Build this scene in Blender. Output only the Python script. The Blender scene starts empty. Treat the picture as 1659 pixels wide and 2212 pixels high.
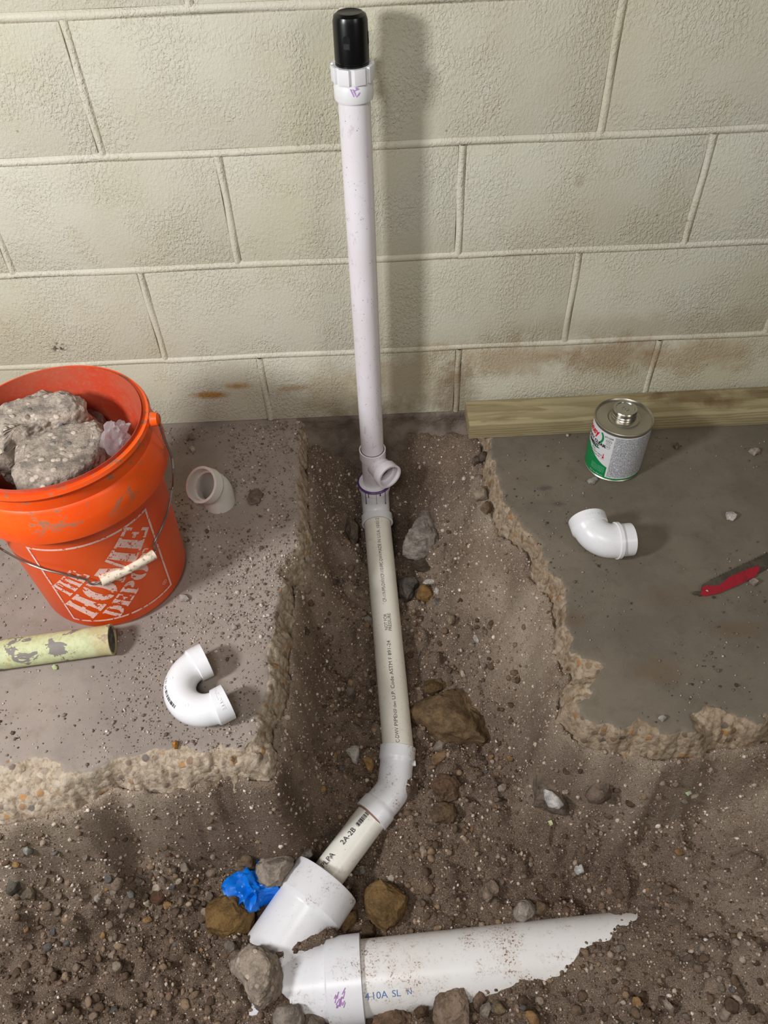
import bpy, bmesh, math, random
import numpy as np
from mathutils import Vector, Matrix
random.seed(7)
RNG = np.random.default_rng(11)
SC = bpy.context.scene
COL = SC.collection

# ------------------------------------------------------------------ camera, world, lights, exposure
CAM_R = np.array([[0.99899342, -0.03257237, -0.03084138],
                  [-0.04480, -0.74240, -0.66840],
                  [-0.00112711, 0.66910483, -0.74316718]])
CAM_R[1] = np.cross(CAM_R[2], CAM_R[0])
CAM_C = np.array([-0.165792, -1.287873, 1.112695])
FPX = 1670.168
cam_data = bpy.data.cameras.new('camera')
cam_data.sensor_fit = 'VERTICAL'
cam_data.sensor_height = 36.0
cam_data.lens = FPX / 2212 * 36.0
cam_data.clip_start = 0.02
cam = bpy.data.objects.new('camera', cam_data)
COL.objects.link(cam)
M = Matrix.Identity(4)
for i in range(3):
    M[i][0] = CAM_R[0][i]; M[i][1] = -CAM_R[1][i]; M[i][2] = -CAM_R[2][i]; M[i][3] = CAM_C[i]
cam.matrix_world = M
SC.camera = cam

world = bpy.data.worlds.new('world'); SC.world = world
world.use_nodes = True
bg = world.node_tree.nodes['Background']
bg.inputs[0].default_value = (1.0, 0.94, 0.85, 1)
bg.inputs[1].default_value = 0.04

def area(name, loc, target, size, power, color):
    l = bpy.data.lights.new(name, 'AREA'); l.shape = 'RECTANGLE'
    l.size, l.size_y = size; l.energy = power; l.color = color
    o = bpy.data.objects.new(name, l); COL.objects.link(o)
    o.location = loc
    o.rotation_euler = (Vector(target) - Vector(loc)).to_track_quat('-Z', 'Y').to_euler()
    return o
area('lamp_left', (-1.35, -1.22, 1.20), (-0.3, -0.3, 0.1), (0.20, 0.24), 24, (0.97, 0.98, 1.0))
area('lamp_right', (1.20, -1.85, 1.45), (-0.2, -0.3, 0.1), (0.45, 0.45), 7, (1.0, 0.93, 0.82))
area('ceiling_lamp', (-0.45, -1.85, 2.05), (-0.35, -0.75, -0.2), (0.6, 0.45), 19, (1.0, 0.98, 0.97))

SC.view_settings.view_transform = 'Standard'
SC.view_settings.look = 'None'
SC.view_settings.gamma = 1.0
SC.view_settings.exposure = 0.0
SC.view_settings.use_curve_mapping = False

# ------------------------------------------------------------------ projection helpers (pixel of the photograph -> point on a real plane)
def ray(u, v):
    return np.array([(u - 829.5) / FPX, (v - 1106) / FPX, 1.0]) @ CAM_R
def Pz(u, v, z):
    d = ray(u, v); return CAM_C + d * (z - CAM_C[2]) / d[2]
def Py(u, v, y):
    d = ray(u, v); return CAM_C + d * (y - CAM_C[1]) / d[1]

# ------------------------------------------------------------------ noise
def _hash(ix, iy, iz, seed):
    n = (ix.astype(np.int64) * 374761393 + iy.astype(np.int64) * 668265263 + iz.astype(np.int64) * 2147483647 + seed * 974634777) & 0xffffffff
    n = ((n ^ (n >> 13)) * 1274126177) & 0xffffffff
    n = ((n ^ (n >> 16)) * 2246822519) & 0xffffffff
    return ((n ^ (n >> 15)) & 0xffffff) / float(0xffffff) * 2 - 1
def vnoise(p, seed=0):
    p = np.asarray(p, float)
    i = np.floor(p).astype(np.int64); f = p - i
    f = f * f * f * (f * (f * 6 - 15) + 10)
    r = 0
    for dx in (0, 1):
        wx = f[..., 0] if dx else 1 - f[..., 0]
        for dy in (0, 1):
            wy = f[..., 1] if dy else 1 - f[..., 1]
            for dz in (0, 1):
                wz = f[..., 2] if dz else 1 - f[..., 2]
                r = r + wx * wy * wz * _hash(i[..., 0] + dx, i[..., 1] + dy, i[..., 2] + dz, seed)
    return r
def fbm(p, seed=0, octaves=4, gain=0.5):
    p = np.asarray(p, float); r = 0; a = 1.0
    for k in range(octaves):
        r = r + a * vnoise(p * 2 ** k + k * 17.3, seed + k); a *= gain
    return r
def xyn(x, y, scale, seed, octaves=3, gain=0.5):
    return fbm(np.stack([x * scale, y * scale, np.zeros_like(x) + seed * 3.7], -1), seed, octaves, gain)

# ------------------------------------------------------------------ materials
def srgb(r, g, b):
    f = lambda c: (c / 255 / 12.92) if c / 255 <= 0.04045 else ((c / 255 + 0.055) / 1.055) ** 2.4
    return (f(r), f(g), f(b), 1.0)
class NT:
    def __init__(self, name):
        self.m = bpy.data.materials.new(name); self.m.use_nodes = True
        self.t = self.m.node_tree; self.n = self.t.nodes
        self.b = self.n['Principled BSDF']
    def node(self, typ, **kw):
        x = self.n.new(typ)
        for k, v in kw.items():
            if k.startswith('i_'): x.inputs[k[2:].replace('_', ' ')].default_value = v
            else: setattr(x, k, v)
        return x
    def link(self, a, b): self.t.links.new(a, b)
    def coord(self, kind='Object'):
        return self.node('ShaderNodeTexCoord').outputs[kind]
    def pos(self):
        return self.node('ShaderNodeNewGeometry').outputs['Position']
    def noise(self, vec, scale, detail=4, rough=0.6, dist=0.0):
        x = self.node('ShaderNodeTexNoise'); x.inputs['Scale'].default_value = scale
        x.inputs['Detail'].default_value = detail; x.inputs['Roughness'].default_value = rough
        x.inputs['Distortion'].default_value = dist
        self.link(vec, x.inputs['Vector']); return x.outputs['Fac']
    def voro(self, vec, scale, out='Distance', feature='F1', rnd=1.0):
        x = self.node('ShaderNodeTexVoronoi', feature=feature); x.inputs['Scale'].default_value = scale
        x.inputs['Randomness'].default_value = rnd
        self.link(vec, x.inputs['Vector']); return x.outputs[out]
    def ramp(self, fac, stops):
        x = self.node('ShaderNodeValToRGB'); e = x.color_ramp.elements
        while len(e) < len(stops): e.new(0.5)
        for el, (p, c) in zip(e, stops):
            el.position = p; el.color = c if isinstance(c, tuple) else (c, c, c, 1)
        self.link(fac, x.inputs[0]); return x.outputs[0]
    def step(self, fac, lo, hi):
        x = self.node('ShaderNodeMapRange', interpolation_type='SMOOTHSTEP')
        x.inputs['From Min'].default_value = lo; x.inputs['From Max'].default_value = hi
        self.link(fac, x.inputs['Value']); return x.outputs[0]
    def mix(self, fac, a, b, mode='MIX'):
        x = self.node('ShaderNodeMix', data_type='RGBA', blend_type=mode)
        for s, v in ((0, fac), (6, a), (7, b)):
            if hasattr(v, 'is_output'): self.link(v, x.inputs[s])
            else: x.inputs[s].default_value = v
        return x.outputs[2]
    def math(self, op, a, b=0.0, clamp=False):
        x = self.node('ShaderNodeMath', operation=op, use_clamp=clamp)
        for s, v in ((0, a), (1, b)):
            if hasattr(v, 'is_output'): self.link(v, x.inputs[s])
            else: x.inputs[s].default_value = v
        return x.outputs[0]
    def attr(self, name, out='Fac'):
        return self.node('ShaderNodeAttribute', attribute_name=name).outputs[out]
    def scalev(self, vec, s):
        x = self.node('ShaderNodeMapping'); x.inputs['Scale'].default_value = s
        self.link(vec, x.inputs['Vector']); return x.outputs[0]
    def bump(self, h, strength=0.5, dist=0.002, prev=None):
        x = self.node('ShaderNodeBump'); x.inputs['Strength'].default_value = strength
        x.inputs['Distance'].default_value = dist
        self.link(h, x.inputs['Height'])
        if prev is not None: self.link(prev, x.inputs['Normal'])
        return x.outputs[0]
    def done(self, color, rough=0.8, normal=None, metal=0.0, **kw):
        for k, v in (('Base Color', color), ('Roughness', rough), ('Metallic', metal)):
            if hasattr(v, 'is_output'): self.link(v, self.b.inputs[k])
            else: self.b.inputs[k].default_value = v
        if normal is not None: self.link(normal, self.b.inputs['Normal'])
        for k, v in kw.items(): self.b.inputs[k.replace('_', ' ')].default_value = v
        return self.m
    def blob(self, pos, c, r, warp):
        """soft stain around a point: noise-warped distance, 1 inside"""
        s = self.node('ShaderNodeVectorMath', operation='SUBTRACT'); self.link(pos, s.inputs[0]); s.inputs[1].default_value = c
        d = self.node('ShaderNodeVectorMath', operation='DIVIDE'); self.link(s.outputs[0], d.inputs[0]); d.inputs[1].default_value = r
        l = self.node('ShaderNodeVectorMath', operation='LENGTH'); self.link(d.outputs[0], l.inputs[0])
        return self.step(self.math('ADD', l.outputs['Value'], self.math('MULTIPLY', self.math('SUBTRACT', warp, 0.5), 2.2)), 1.25, 0.25)

def mat_plain(name, c, rough=0.5, metal=0.0, **kw):
    t = NT(name); return t.done(srgb(*c), rough, None, metal, **kw)

def mat_wall(name, base, bare=0.0):
    t = NT(name); p = t.pos()
    big = t.noise(p, 3.0, 4, 0.6); med = t.noise(p, 14, 4, 0.65); warp = t.noise(p, 16, 5, 0.7)
    c = t.mix(t.step(big, 0.35, 0.7), srgb(*base), srgb(base[0] - 10, base[1] - 12, base[2] - 20))
    c = t.mix(t.math('MULTIPLY', t.step(med, 0.55, 0.75), 0.25), c, srgb(196, 182, 150))
    stains = [((0.10, 0, 0.14), (0.16, 1, 0.05), (150, 118, 74), 0.55), ((0.30, 0, 0.13), (0.12, 1, 0.055), (146, 112, 70), 0.6),
              ((0.50, 0, 0.12), (0.14, 1, 0.05), (150, 116, 74), 0.5), ((-0.10, 0, 0.10), (0.12, 1, 0.09), (150, 128, 88), 0.55),
              ((0.0, 0, 0.05), (0.05, 1, 0.09), (120, 96, 66), 0.6), ((-0.52, 0, 0.075), (0.045, 1, 0.011), (172, 128, 66), 0.95),
              ((-0.46, 0, 0.095), (0.03, 1, 0.010), (172, 132, 72), 0.85), ((-0.345, 0, 0.085), (0.04, 1, 0.014), (160, 128, 78), 0.7),
              ((-0.26, 0, 0.06), (0.08, 1, 0.1), (164, 146, 104), 0.5), ((-0.17, 0, 0.02), (0.10, 1, 0.04), (130, 108, 78), 0.5),
              ((0.35, 0, 0.20), (0.30, 1, 0.04), (150, 130, 96), 0.28), ((0.19, 0, 0.50), (0.010, 1, 0.012), (130, 114, 88), 0.3)]
    for ce, r, col, k in stains:
        c = t.mix(t.math('MULTIPLY', t.blob(p, ce, (r[0], 10, r[2]), warp), k), c, srgb(*col))
    # flaked spot near the left edge and small dark pits
    c = t.mix(t.math('MULTIPLY', t.blob(p, (-0.795, 0, 0.213), (0.022, 10, 0.014), warp), t.step(t.noise(p, 90, 3), 0.45, 0.55)), c, srgb(96, 84, 76))
    pit = t.voro(p, 34)
    spots = t.math('MULTIPLY', t.step(pit, 0.10, 0.05), t.step(t.noise(p, 6, 2), 0.52, 0.62))
    c = t.mix(t.math('MULTIPLY', spots, 0.55), c, srgb(110, 98, 78))
    # brushed thick paint over pitted block
    n1 = t.noise(t.scalev(p, (1, 1, 0.7)), 205, 3, 0.55, 0.4); n2 = t.noise(p, 420, 2, 0.5); patch = t.step(t.noise(p, 7, 3), 0.38, 0.6)
    ridges = t.step(n1, 0.42, 0.62)
    h = t.math('ADD', t.math('MULTIPLY', ridges, t.math('ADD', t.math('MULTIPLY', patch, 0.75), 0.25)), t.math('MULTIPLY', n2, 0.45))
    pits = t.math('MULTIPLY', t.step(t.voro(p, 150), .30, .12), patch)
    h = t.math('SUBTRACT', h, t.math('MULTIPLY', pits, 0.9))
    nrm = t.bump(h, 0.7, 0.0012)
    return t.done(c, 0.55, nrm, Specular_IOR_Level=0.35)

def mat_slab(tone=(156, 144, 134), face_tone=(250, 246, 240)):
    t = NT('concrete_slab'); p = t.pos()
    br = t.attr('broken')
    big = t.noise(p, 4.5, 5, 0.65); fine = t.noise(p, 260, 4, 0.7); mid = t.noise(p, 30, 5, 0.7)
    top = t.mix(t.step(big, 0.35, 0.68), srgb(*tone), srgb(*[x * .87 for x in tone]))
    top = t.mix(t.math('MULTIPLY', t.step(mid, 0.5, 0.72), 0.35), top, srgb(*[tone[0] * .76, tone[1] * .71, tone[2] * .64]))
    top = t.mix(t.math('MULTIPLY', t.step(fine, 0.55, 0.75), 0.35), top, srgb(*[x * 1.15 for x in tone]))
    # aggregate on the broken face
    vd = t.voro(p, 75, 'Color'); vdist = t.voro(p, 75)
    sep = t.node('ShaderNodeSeparateColor'); t.link(vd, sep.inputs[0])
    agg = t.ramp(sep.outputs[0], [(0.0, srgb(196, 186, 172)), (0.3, srgb(172, 158, 144)), (0.55, srgb(204, 190, 172)), (0.75, srgb(156, 138, 120)), (0.88, srgb(118, 112, 108)), (0.985, srgb(188, 146, 100))])
    paste = t.mix(t.step(t.noise(p, 120, 5, 0.7), 0.4, 0.65), srgb(192, 178, 160), srgb(150, 134, 116))
    face = t.mix(t.step(vdist, 0.55, 0.35), paste, agg)
    face = t.mix(t.math('MULTIPLY', t.step(t.noise(p, 22, 4), 0.5, 0.7), 0.45), face, srgb(134, 112, 88))
    face = t.mix(1.0, face, srgb(*face_tone), 'MULTIPLY')
    edge = t.step(t.math('ADD', br, t.math('MULTIPLY', t.math('SUBTRACT', mid, 0.5), 0.5)), 0.30, 0.55)
    c = t.mix(edge, top, face)
    # stains: purple-grey primer drips on the right slab, brownish damp rust
    warp = t.noise(p, 60, 4, 0.6)
    for (u, v, rx, ry) in ((1176, 1054, .016, .008), (1205, 1088, .014, .007)):
        w = Pz(u, v, 0); c = t.mix(t.math('MULTIPLY', t.blob(p, tuple(w), (rx, ry, 10), warp), 0.7), c, srgb(84, 72, 74))
    for (u, v, rx, ry, k) in ((1420, 1450, .05, .03, .4), (1600, 1360, .06, .02, .4), (1240, 1335, .02, .02, .4), (1470, 1290, .08, .03, .25)):
        w = Pz(u, v, 0); c = t.mix(t.math('MULTIPLY', t.blob(p, tuple(w), (rx, ry, 10), warp), k), c, srgb(106, 84, 62))
    h = t.math('ADD', t.math('MULTIPLY', fine, t.math('ADD', edge, 0.35)), t.math('MULTIPLY', t.math('MULTIPLY', t.step(vdist, 0.6, 0.2), edge), 1.2))
    nrm = t.bump(h, 0.6, 0.002)
    return t.done(c, 0.88, nrm, Specular_IOR_Level=0.2)

def mat_soil():
    t = NT('soil'); p = t.pos(); dry = t.attr('dry')
    n1 = t.noise(p, 9, 5, 0.65); n2 = t.noise(p, 55, 5, 0.7); n3 = t.noise(p, 380, 4, 0.75)
    damp = t.mix(t.step(n1, 0.35, 0.7), srgb(126, 106, 90), srgb(102, 84, 70))
    damp = t.mix(t.math('MULTIPLY', t.step(n2, 0.52, 0.7), 0.6), damp, srgb(144, 122, 100))
    sand = t.mix(t.step(n1, 0.35, 0.7), srgb(192, 174, 154), srgb(168, 148, 128))
    sand = t.mix(t.math('MULTIPLY', t.step(n2, 0.55, 0.72), 0.5), sand, srgb(168, 140, 108))
    c = t.mix(dry, damp, sand)  # damp tone doubles as painted shade close to the wall
    n4 = t.noise(p, 620, 3, 0.7)
    c = t.mix(t.math('MULTIPLY', t.step(n4, 0.53, 0.66), 0.8), c, srgb(206, 187, 168))
    c = t.mix(t.math('MULTIPLY', t.step(n3, 0.46, 0.34), 0.8), c, srgb(54, 42, 34))
    nrm = t.bump(n3, 0.9, 0.004, t.bump(t.noise(p, 130, 4, 0.7), 0.7, 0.006))
    return t.done(c, 0.95, nrm, Specular_IOR_Level=0.1)

_rockmats = {}
def mat_rock(c, dust=0.35, kind='rock'):
    key = (tuple(c), dust, kind)
    if key in _rockmats: return _rockmats[key]
    t = NT('%s_stone' % kind); p = t.coord('Object'); w = t.pos()
    n1 = t.noise(w, 45, 5, 0.65); n2 = t.noise(w, 240, 4, 0.7)
    a = srgb(*c); d = srgb(*[max(0, x * 0.74) for x in c]); l = srgb(*[min(255, x * 1.16 + 8) for x in c])
    col = t.mix(t.step(n1, 0.36, 0.62), d, a)
    col = t.mix(t.math('MULTIPLY', t.step(n2, 0.52, 0.68), dust), col, l)
    col = t.mix(t.math('MULTIPLY', t.step(n2, 0.44, 0.33), 0.55), col, srgb(*[x * 0.55 for x in c]))
    h = t.math('ADD', t.math('MULTIPLY', n1, 0.6), n2)
    if kind == 'concrete':
        vc = t.voro(w, 85, 'Color'); vd = t.voro(w, 85); sp = t.node('ShaderNodeSeparateColor'); t.link(vc, sp.inputs[0])
        agg = t.ramp(sp.outputs[0], [(0, l), (0.4, a), (0.7, l), (0.84, srgb(112, 110, 112)), (0.93, d)])
        col = t.mix(t.math('MULTIPLY', t.step(vd, 0.45, 0.3), t.step(sp.outputs[1], 0.45, 0.6)), col, agg)
        h = t.math('ADD', h, t.math('MULTIPLY', t.step(vd, 0.5, 0.2), t.step(sp.outputs[1], 0.45, 0.6)))
    _rockmats[key] = t.done(col, 0.92, t.bump(h, 0.75, 0.003), Specular_IOR_Level=0.15)
    return _rockmats[key]

def mat_pvc(name, base=(232, 229, 228), dirt=0.3, scale=55, rough=0.32, splat=0.0):
    t = NT(name); p = t.pos()
    n = t.noise(p, scale, 5, 0.7, 0.6); fine = t.noise(p, 420, 3, 0.6); big = t.noise(p, 9, 3, 0.6)
    c = t.mix(t.math('MULTIPLY', t.step(big, 0.4, 0.7), 0.35), srgb(*base), srgb(base[0] - 14, base[1] - 17, base[2] - 24))
    mask = t.math('MULTIPLY', t.step(n, 0.60, 0.70), t.step(fine, 0.46, 0.58))
    c = t.mix(t.math('MULTIPLY', mask, dirt), c, srgb(150, 130, 118))
    sc2 = t.noise(t.scalev(p, (1, 1, .35)), 60, 5, .75, 1.2)
    c = t.mix(t.math('MULTIPLY', t.step(sc2, .58, .66), dirt * .55), c, srgb(176, 164, 166))
    c = t.mix(t.math('MULTIPLY', t.step(t.voro(p, 95), .10, .05), min(1, dirt * 1.3)), c, srgb(96, 84, 80))
    if splat:
        s = t.noise(p, 300, 3, 0.6, 0.3); patch = t.step(t.noise(p, 14, 4, 0.7), 0.62 - splat * 0.2, 0.80 - splat * 0.2)
        sm = t.math('MULTIPLY', t.step(s, 0.565, 0.59), patch)
        c = t.mix(sm, c, srgb(112, 80, 60))
        c = t.mix(t.math('MULTIPLY', patch, 0.18), c, srgb(190, 160, 130))
    return t.done(c, rough, t.bump(big, 0.05, 0.002), Specular_IOR_Level=0.45)

def mat_wood():
    t = NT('pressure_treated_pine'); p = t.pos()
    w = t.noise(t.scalev(p, (1.6, 14, 14)), 3.0, 5, 0.6, 0.8); sx = t.node('ShaderNodeSeparateXYZ'); t.link(p, sx.inputs[0])
    ph = t.math('ADD', t.math('ADD', t.math('MULTIPLY', sx.outputs[2], 900), t.math('MULTIPLY', sx.outputs[1], 210)), t.math('MULTIPLY', w, 16))
    rings = t.step(t.math('SINE', ph), -.2, .9)
    c = t.mix(t.step(w, 0.35, 0.65), srgb(174, 162, 126), srgb(150, 136, 102))
    c = t.mix(t.math('MULTIPLY', rings, 0.42), c, srgb(120, 104, 70))
    c = t.mix(t.math('MULTIPLY', t.noise(p, 220, 4, .7), .25), c, srgb(146, 132, 98))
    warp = t.noise(p, 22, 5, 0.7)
    for (u, v, rx, ry, k) in ((1500, 855, .09, .03, .6), (1560, 870, .05, .02, .6), (1420, 858, .02, .015, .6), (1640, 850, .04, .02, .5), (1090, 905, .03, .012, .3)):
        q = Pz(u, v, .038); c = t.mix(t.math('MULTIPLY', t.blob(p, tuple(q), (rx, ry, .2), warp), k), c, srgb(98, 70, 46))
    return t.done(c, 0.7, t.bump(rings, 0.3, 0.001), Specular_IOR_Level=0.25)

def mat_bucket():
    t = NT('orange_plastic'); p = t.pos()
    n = t.noise(p, 22, 5, 0.7, 0.5); f = t.noise(p, 260, 4, 0.7); b = t.noise(t.scalev(p, (1, 1, 6)), 30, 3, 0.6, 1.0)
    c = t.mix(t.step(t.noise(p, 7, 3), 0.35, 0.65), srgb(244, 92, 24), srgb(236, 80, 20))
    c = t.mix(t.math('MULTIPLY', t.step(f, 0.6, 0.72), t.math('MULTIPLY', t.step(b, 0.5, 0.66), 0.35)), c, srgb(240, 140, 100))
    z = t.node('ShaderNodeSeparateXYZ'); t.link(p, z.inputs[0])
    hi = t.step(z.outputs[2], 0.27, 0.31)
    smear = t.math('MULTIPLY', t.math('MULTIPLY', t.step(n, 0.545, 0.585), hi), t.step(f, 0.38, 0.5))
    c = t.mix(t.math('MULTIPLY', smear, 0.9), c, srgb(134, 108, 84))
    low = t.math('MULTIPLY', t.step(n, 0.68, 0.72), t.step(f, 0.4, 0.55))
    c = t.mix(t.math('MULTIPLY', low, 0.7), c, srgb(168, 112, 84))
    return t.done(c, t.mix(smear, (.38,) * 3 + (1,), (.9,) * 3 + (1,)), t.bump(f, 0.12, 0.001), Specular_IOR_Level=0.4, Subsurface_Weight=0.0)

def mat_bucket_inside():
    t = NT('dusty_orange_inside'); p = t.pos()
    n = t.noise(p, 12, 5, 0.7); f = t.noise(p, 160, 4, 0.7)
    c = t.mix(t.step(n, 0.35, 0.62), srgb(196, 62, 26), srgb(184, 84, 58))
    c = t.mix(t.math('MULTIPLY', t.step(f, 0.5, 0.7), 0.3), c, srgb(190, 120, 96))
    return t.done(c, 0.7)

def mat_peeling():
    t = NT('peeling_green_paint'); p = t.pos()
    n = t.noise(t.scalev(p, (1, 1.2, 1.2)), 26, 4, 0.65, 0.8); f = t.noise(p, 120, 4, 0.7)
    c = t.mix(t.step(f, 0.4, 0.65), srgb(196, 200, 156), srgb(180, 183, 140))
    c = t.mix(t.math('MULTIPLY', t.step(t.noise(p, 60, 4, 0.6), 0.6, 0.72), 0.6), c, srgb(176, 146, 88))
    peel = t.step(n, 0.565, 0.575)
    c = t.mix(peel, c, t.mix(f, srgb(118, 112, 110), srgb(140, 132, 124)))
    warp = t.noise(p, 40, 4, 0.6)
    q = Pz(232, 1390, .025)
    c = t.mix(t.math('MULTIPLY', t.blob(p, tuple(q), (.022, .05, .06), warp), 0.65), c, srgb(184, 158, 116))
    return t.done(c, 0.6, t.bump(t.math('SUBTRACT', 1.0, peel), 0.6, 0.0012, t.bump(f, 0.2, 0.001)), Specular_IOR_Level=0.3)

def mat_attr_color(name):
    t = NT(name); c = t.attr('tint', 'Color'); p = t.pos()
    f = t.noise(p, 500, 3, 0.6)
    c2 = t.mix(t.math('MULTIPLY', t.step(f, 0.5, 0.35), 0.5), c, srgb(52, 40, 32))
    return t.done(c2, 0.93, t.bump(f, 0.4, 0.001), Specular_IOR_Level=0.12)

# ------------------------------------------------------------------ object helpers
def link_mesh(name, me, mats, parent=None, kind=None, sharp=35):
    o = bpy.data.objects.new(name, me); COL.objects.link(o)
    for m in (mats if isinstance(mats, (list, tuple)) else [mats]): me.materials.append(m)
    if sharp is not None and len(me.polygons):
        me.polygons.foreach_set('use_smooth', np.ones(len(me.polygons), bool))
        if sharp < 180: me.set_sharp_from_angle(angle=math.radians(sharp))
    if parent is not None: o.parent = parent
    if kind: o['kind'] = kind
    return o
def mesh_from(name, verts, faces):
    me = bpy.data.meshes.new(name)
    me.from_pydata([tuple(map(float, v)) for v in verts], [], [tuple(int(i) for i in f) for f in faces]); me.update()
    return me
def mesh_np(name, V, F):
    """V (n,3), F (m,k) arrays, fast"""
    me = bpy.data.meshes.new(name); n, k = F.shape
    me.vertices.add(len(V)); me.vertices.foreach_set('co', np.ascontiguousarray(V, np.float32).ravel())
    me.loops.add(n * k); me.loops.foreach_set('vertex_index', np.ascontiguousarray(F, np.int32).ravel())
    me.polygons.add(n); me.polygons.foreach_set('loop_start', np.arange(0, n * k, k, dtype=np.int32))
    me.update(calc_edges=True); me.validate(); return me
def empty(name, loc, label, cat, group=None):
    o = bpy.data.objects.new(name, None); o.empty_display_size = 0.03; COL.objects.link(o); o.location = loc
    o['label'] = label; o['category'] = cat
    if group: o['group'] = group
    return o
def tag(o, label, cat, group=None):
    o['label'] = label; o['category'] = cat
    if group: o['group'] = group
    return o
def parent_keep(o, par):
    o.parent = par; o.matrix_parent_inverse = Matrix.Translation(-Vector(par.location)); return o
def part(name, me, mats, par, label=None, sharp=35):
    """mesh given in world coordinates, made a child of par (an Empty or part at rest orientation)"""
    root = par
    off = Vector((0, 0, 0))
    while root is not None: off += Vector(root.location); root = root.parent
    me.transform(Matrix.Translation(-off))
    o = link_mesh(name, me, mats, par, sharp=sharp)
    if label: o['label'] = label
    return o

def perp(t, ref=Vector((0, 0, 1))):
    t = Vector(t).normalized(); n = ref - t * ref.dot(t)
    if n.length < 1e-3: n = Vector((0, 1, 0)) - t * t.y
    return n.normalized()
class Path:
    """dense polyline through corner points with rounded bends: list of (point, bend radius)"""
    def __init__(self, pts, ref=Vector((0, 0, 1))):
        P = [Vector(p[0]) for p in pts]; rad = [p[1] for p in pts]
        out = [P[0]]
        for i in range(1, len(P) - 1):
            a = (P[i - 1] - P[i]).normalized(); b = (P[i + 1] - P[i]).normalized()
            ang = math.acos(max(-1, min(1, a.dot(b)))); turn = math.pi - ang
            if rad[i] <= 0 or turn < 1e-3: out.append(P[i]); continue
            d = rad[i] / math.tan(ang / 2); h = rad[i] / math.sin(ang / 2)
            c = P[i] + (a + b).normalized() * h
            s = P[i] + a * d - c; ax = s.cross(P[i] + b * d - c).normalized()
            n = max(4, int(turn / 0.09))
            for k in range(n + 1): out.append(c + Matrix.Rotation(turn * k / n, 3, ax) @ s)
        out.append(P[-1]); self.p = out
        self.s = [0.0]
        for i in range(1, len(out)): self.s.append(self.s[-1] + (out[i] - out[i - 1]).length)
        self.L = self.s[-1]
        tg = [(out[1] - out[0]).normalized()]
        for i in range(1, len(out) - 1): tg.append(((out[i + 1] - out[i]).normalized() + (out[i] - out[i - 1]).normalized()).normalized())
        tg.append((out[-1] - out[-2]).normalized()); self.t = tg
        n = [perp(tg[0], ref)]
        for i in range(1, len(out)):
            v = n[-1] - tg[i] * n[-1].dot(tg[i]); n.append(v.normalized())
        self.n = n
    def at(self, s):
        s = max(0.0, min(self.L, s)); i = 0
        while i < len(self.s) - 2 and self.s[i + 1] < s: i += 1
        f = (s - self.s[i]) / max(1e-9, self.s[i + 1] - self.s[i])
        t = self.t[i].lerp(self.t[i + 1], f).normalized(); n = self.n[i].lerp(self.n[i + 1], f); n = (n - t * n.dot(t)).normalized()
        return self.p[i].lerp(self.p[i + 1], f), t, n, t.cross(n)
def sweep(path, prof, seg=40, closed=True, step=0.006):
    """prof: closed list of (s, r) going out along the outside and back along the inside"""
    rings = []; pr = list(prof) + ([prof[0]] if closed else [])
    full = []
    for (s0, r0), (s1, r1) in zip(pr[:-1], pr[1:]):
        k = max(1, int(abs(s1 - s0) / step)) if len(path.p) > 2 else 1
        for j in range(k): full.append((s0 + (s1 - s0) * j / k, r0 + (r1 - r0) * j / k))
    if not closed: full.append(pr[-1])
    V = []; F = []
    for s, r in full:
        c, t, n, b = path.at(s)
        for k in range(seg):
            a = 2 * math.pi * k / seg; V.append(c + (n * math.cos(a) + b * math.sin(a)) * r)
    m = len(full)
    for i in range(m if closed else m - 1):
        j = (i + 1) % m
        for k in range(seg):
            l = (k + 1) % seg; F.append((i * seg + k, i * seg + l, j * seg + l, j * seg + k))
    if not closed:
        F.append(tuple(range(seg))[::-1]); F.append(tuple((m - 1) * seg + k for k in range(seg)))
    me = mesh_from('m', V, F)
    bm = bmesh.new(); bm.from_mesh(me); bmesh.ops.recalc_face_normals(bm, faces=bm.faces); bm.to_mesh(me); bm.free()
    return me
def line(a, b, ref=Vector((0, 0, 1))): return Path([(a, 0), (b, 0)], ref)
def join(name, meshes):
    bm = bmesh.new()
    for m in meshes: bm.from_mesh(m); 
    me = bpy.data.meshes.new(name); bm.to_mesh(me); bm.free()
    for m in meshes: bpy.data.meshes.remove(m)
    return me
def box_mesh(c, size, bevel=0.002, rot=None, seg=2):
    bm = bmesh.new(); bmesh.ops.create_cube(bm, size=1)
    bmesh.ops.scale(bm, vec=size, verts=bm.verts)
    if bevel: bmesh.ops.bevel(bm, geom=bm.edges[:], offset=bevel, segments=seg, affect='EDGES', profile=0.6)
    if rot is not None: bmesh.ops.rotate(bm, matrix=rot, verts=bm.verts, cent=(0, 0, 0))
    bmesh.ops.translate(bm, vec=c, verts=bm.verts)
    me = bpy.data.meshes.new('box'); bm.to_mesh(me); bm.free(); return me
_tcache = {}
def text_flat(s, size, space=1.0, bold=0.0):
    cu = bpy.data.curves.new('t', 'FONT'); cu.body = s; cu.size = size; cu.space_character = space; cu.offset = bold
    cu.align_x = 'CENTER'; cu.align_y = 'CENTER'; cu.resolution_u = 3
    o = bpy.data.objects.new('t', cu); COL.objects.link(o)
    dg = bpy.context.evaluated_depsgraph_get(); me = bpy.data.meshes.new_from_object(o.evaluated_get(dg))
    bpy.data.objects.remove(o); bpy.data.curves.remove(cu)
    V = np.array([v.co[:2] for v in me.vertices]); F = [tuple(p.vertices) for p in me.polygons]
    bpy.data.meshes.remove(me); return V, F
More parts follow.
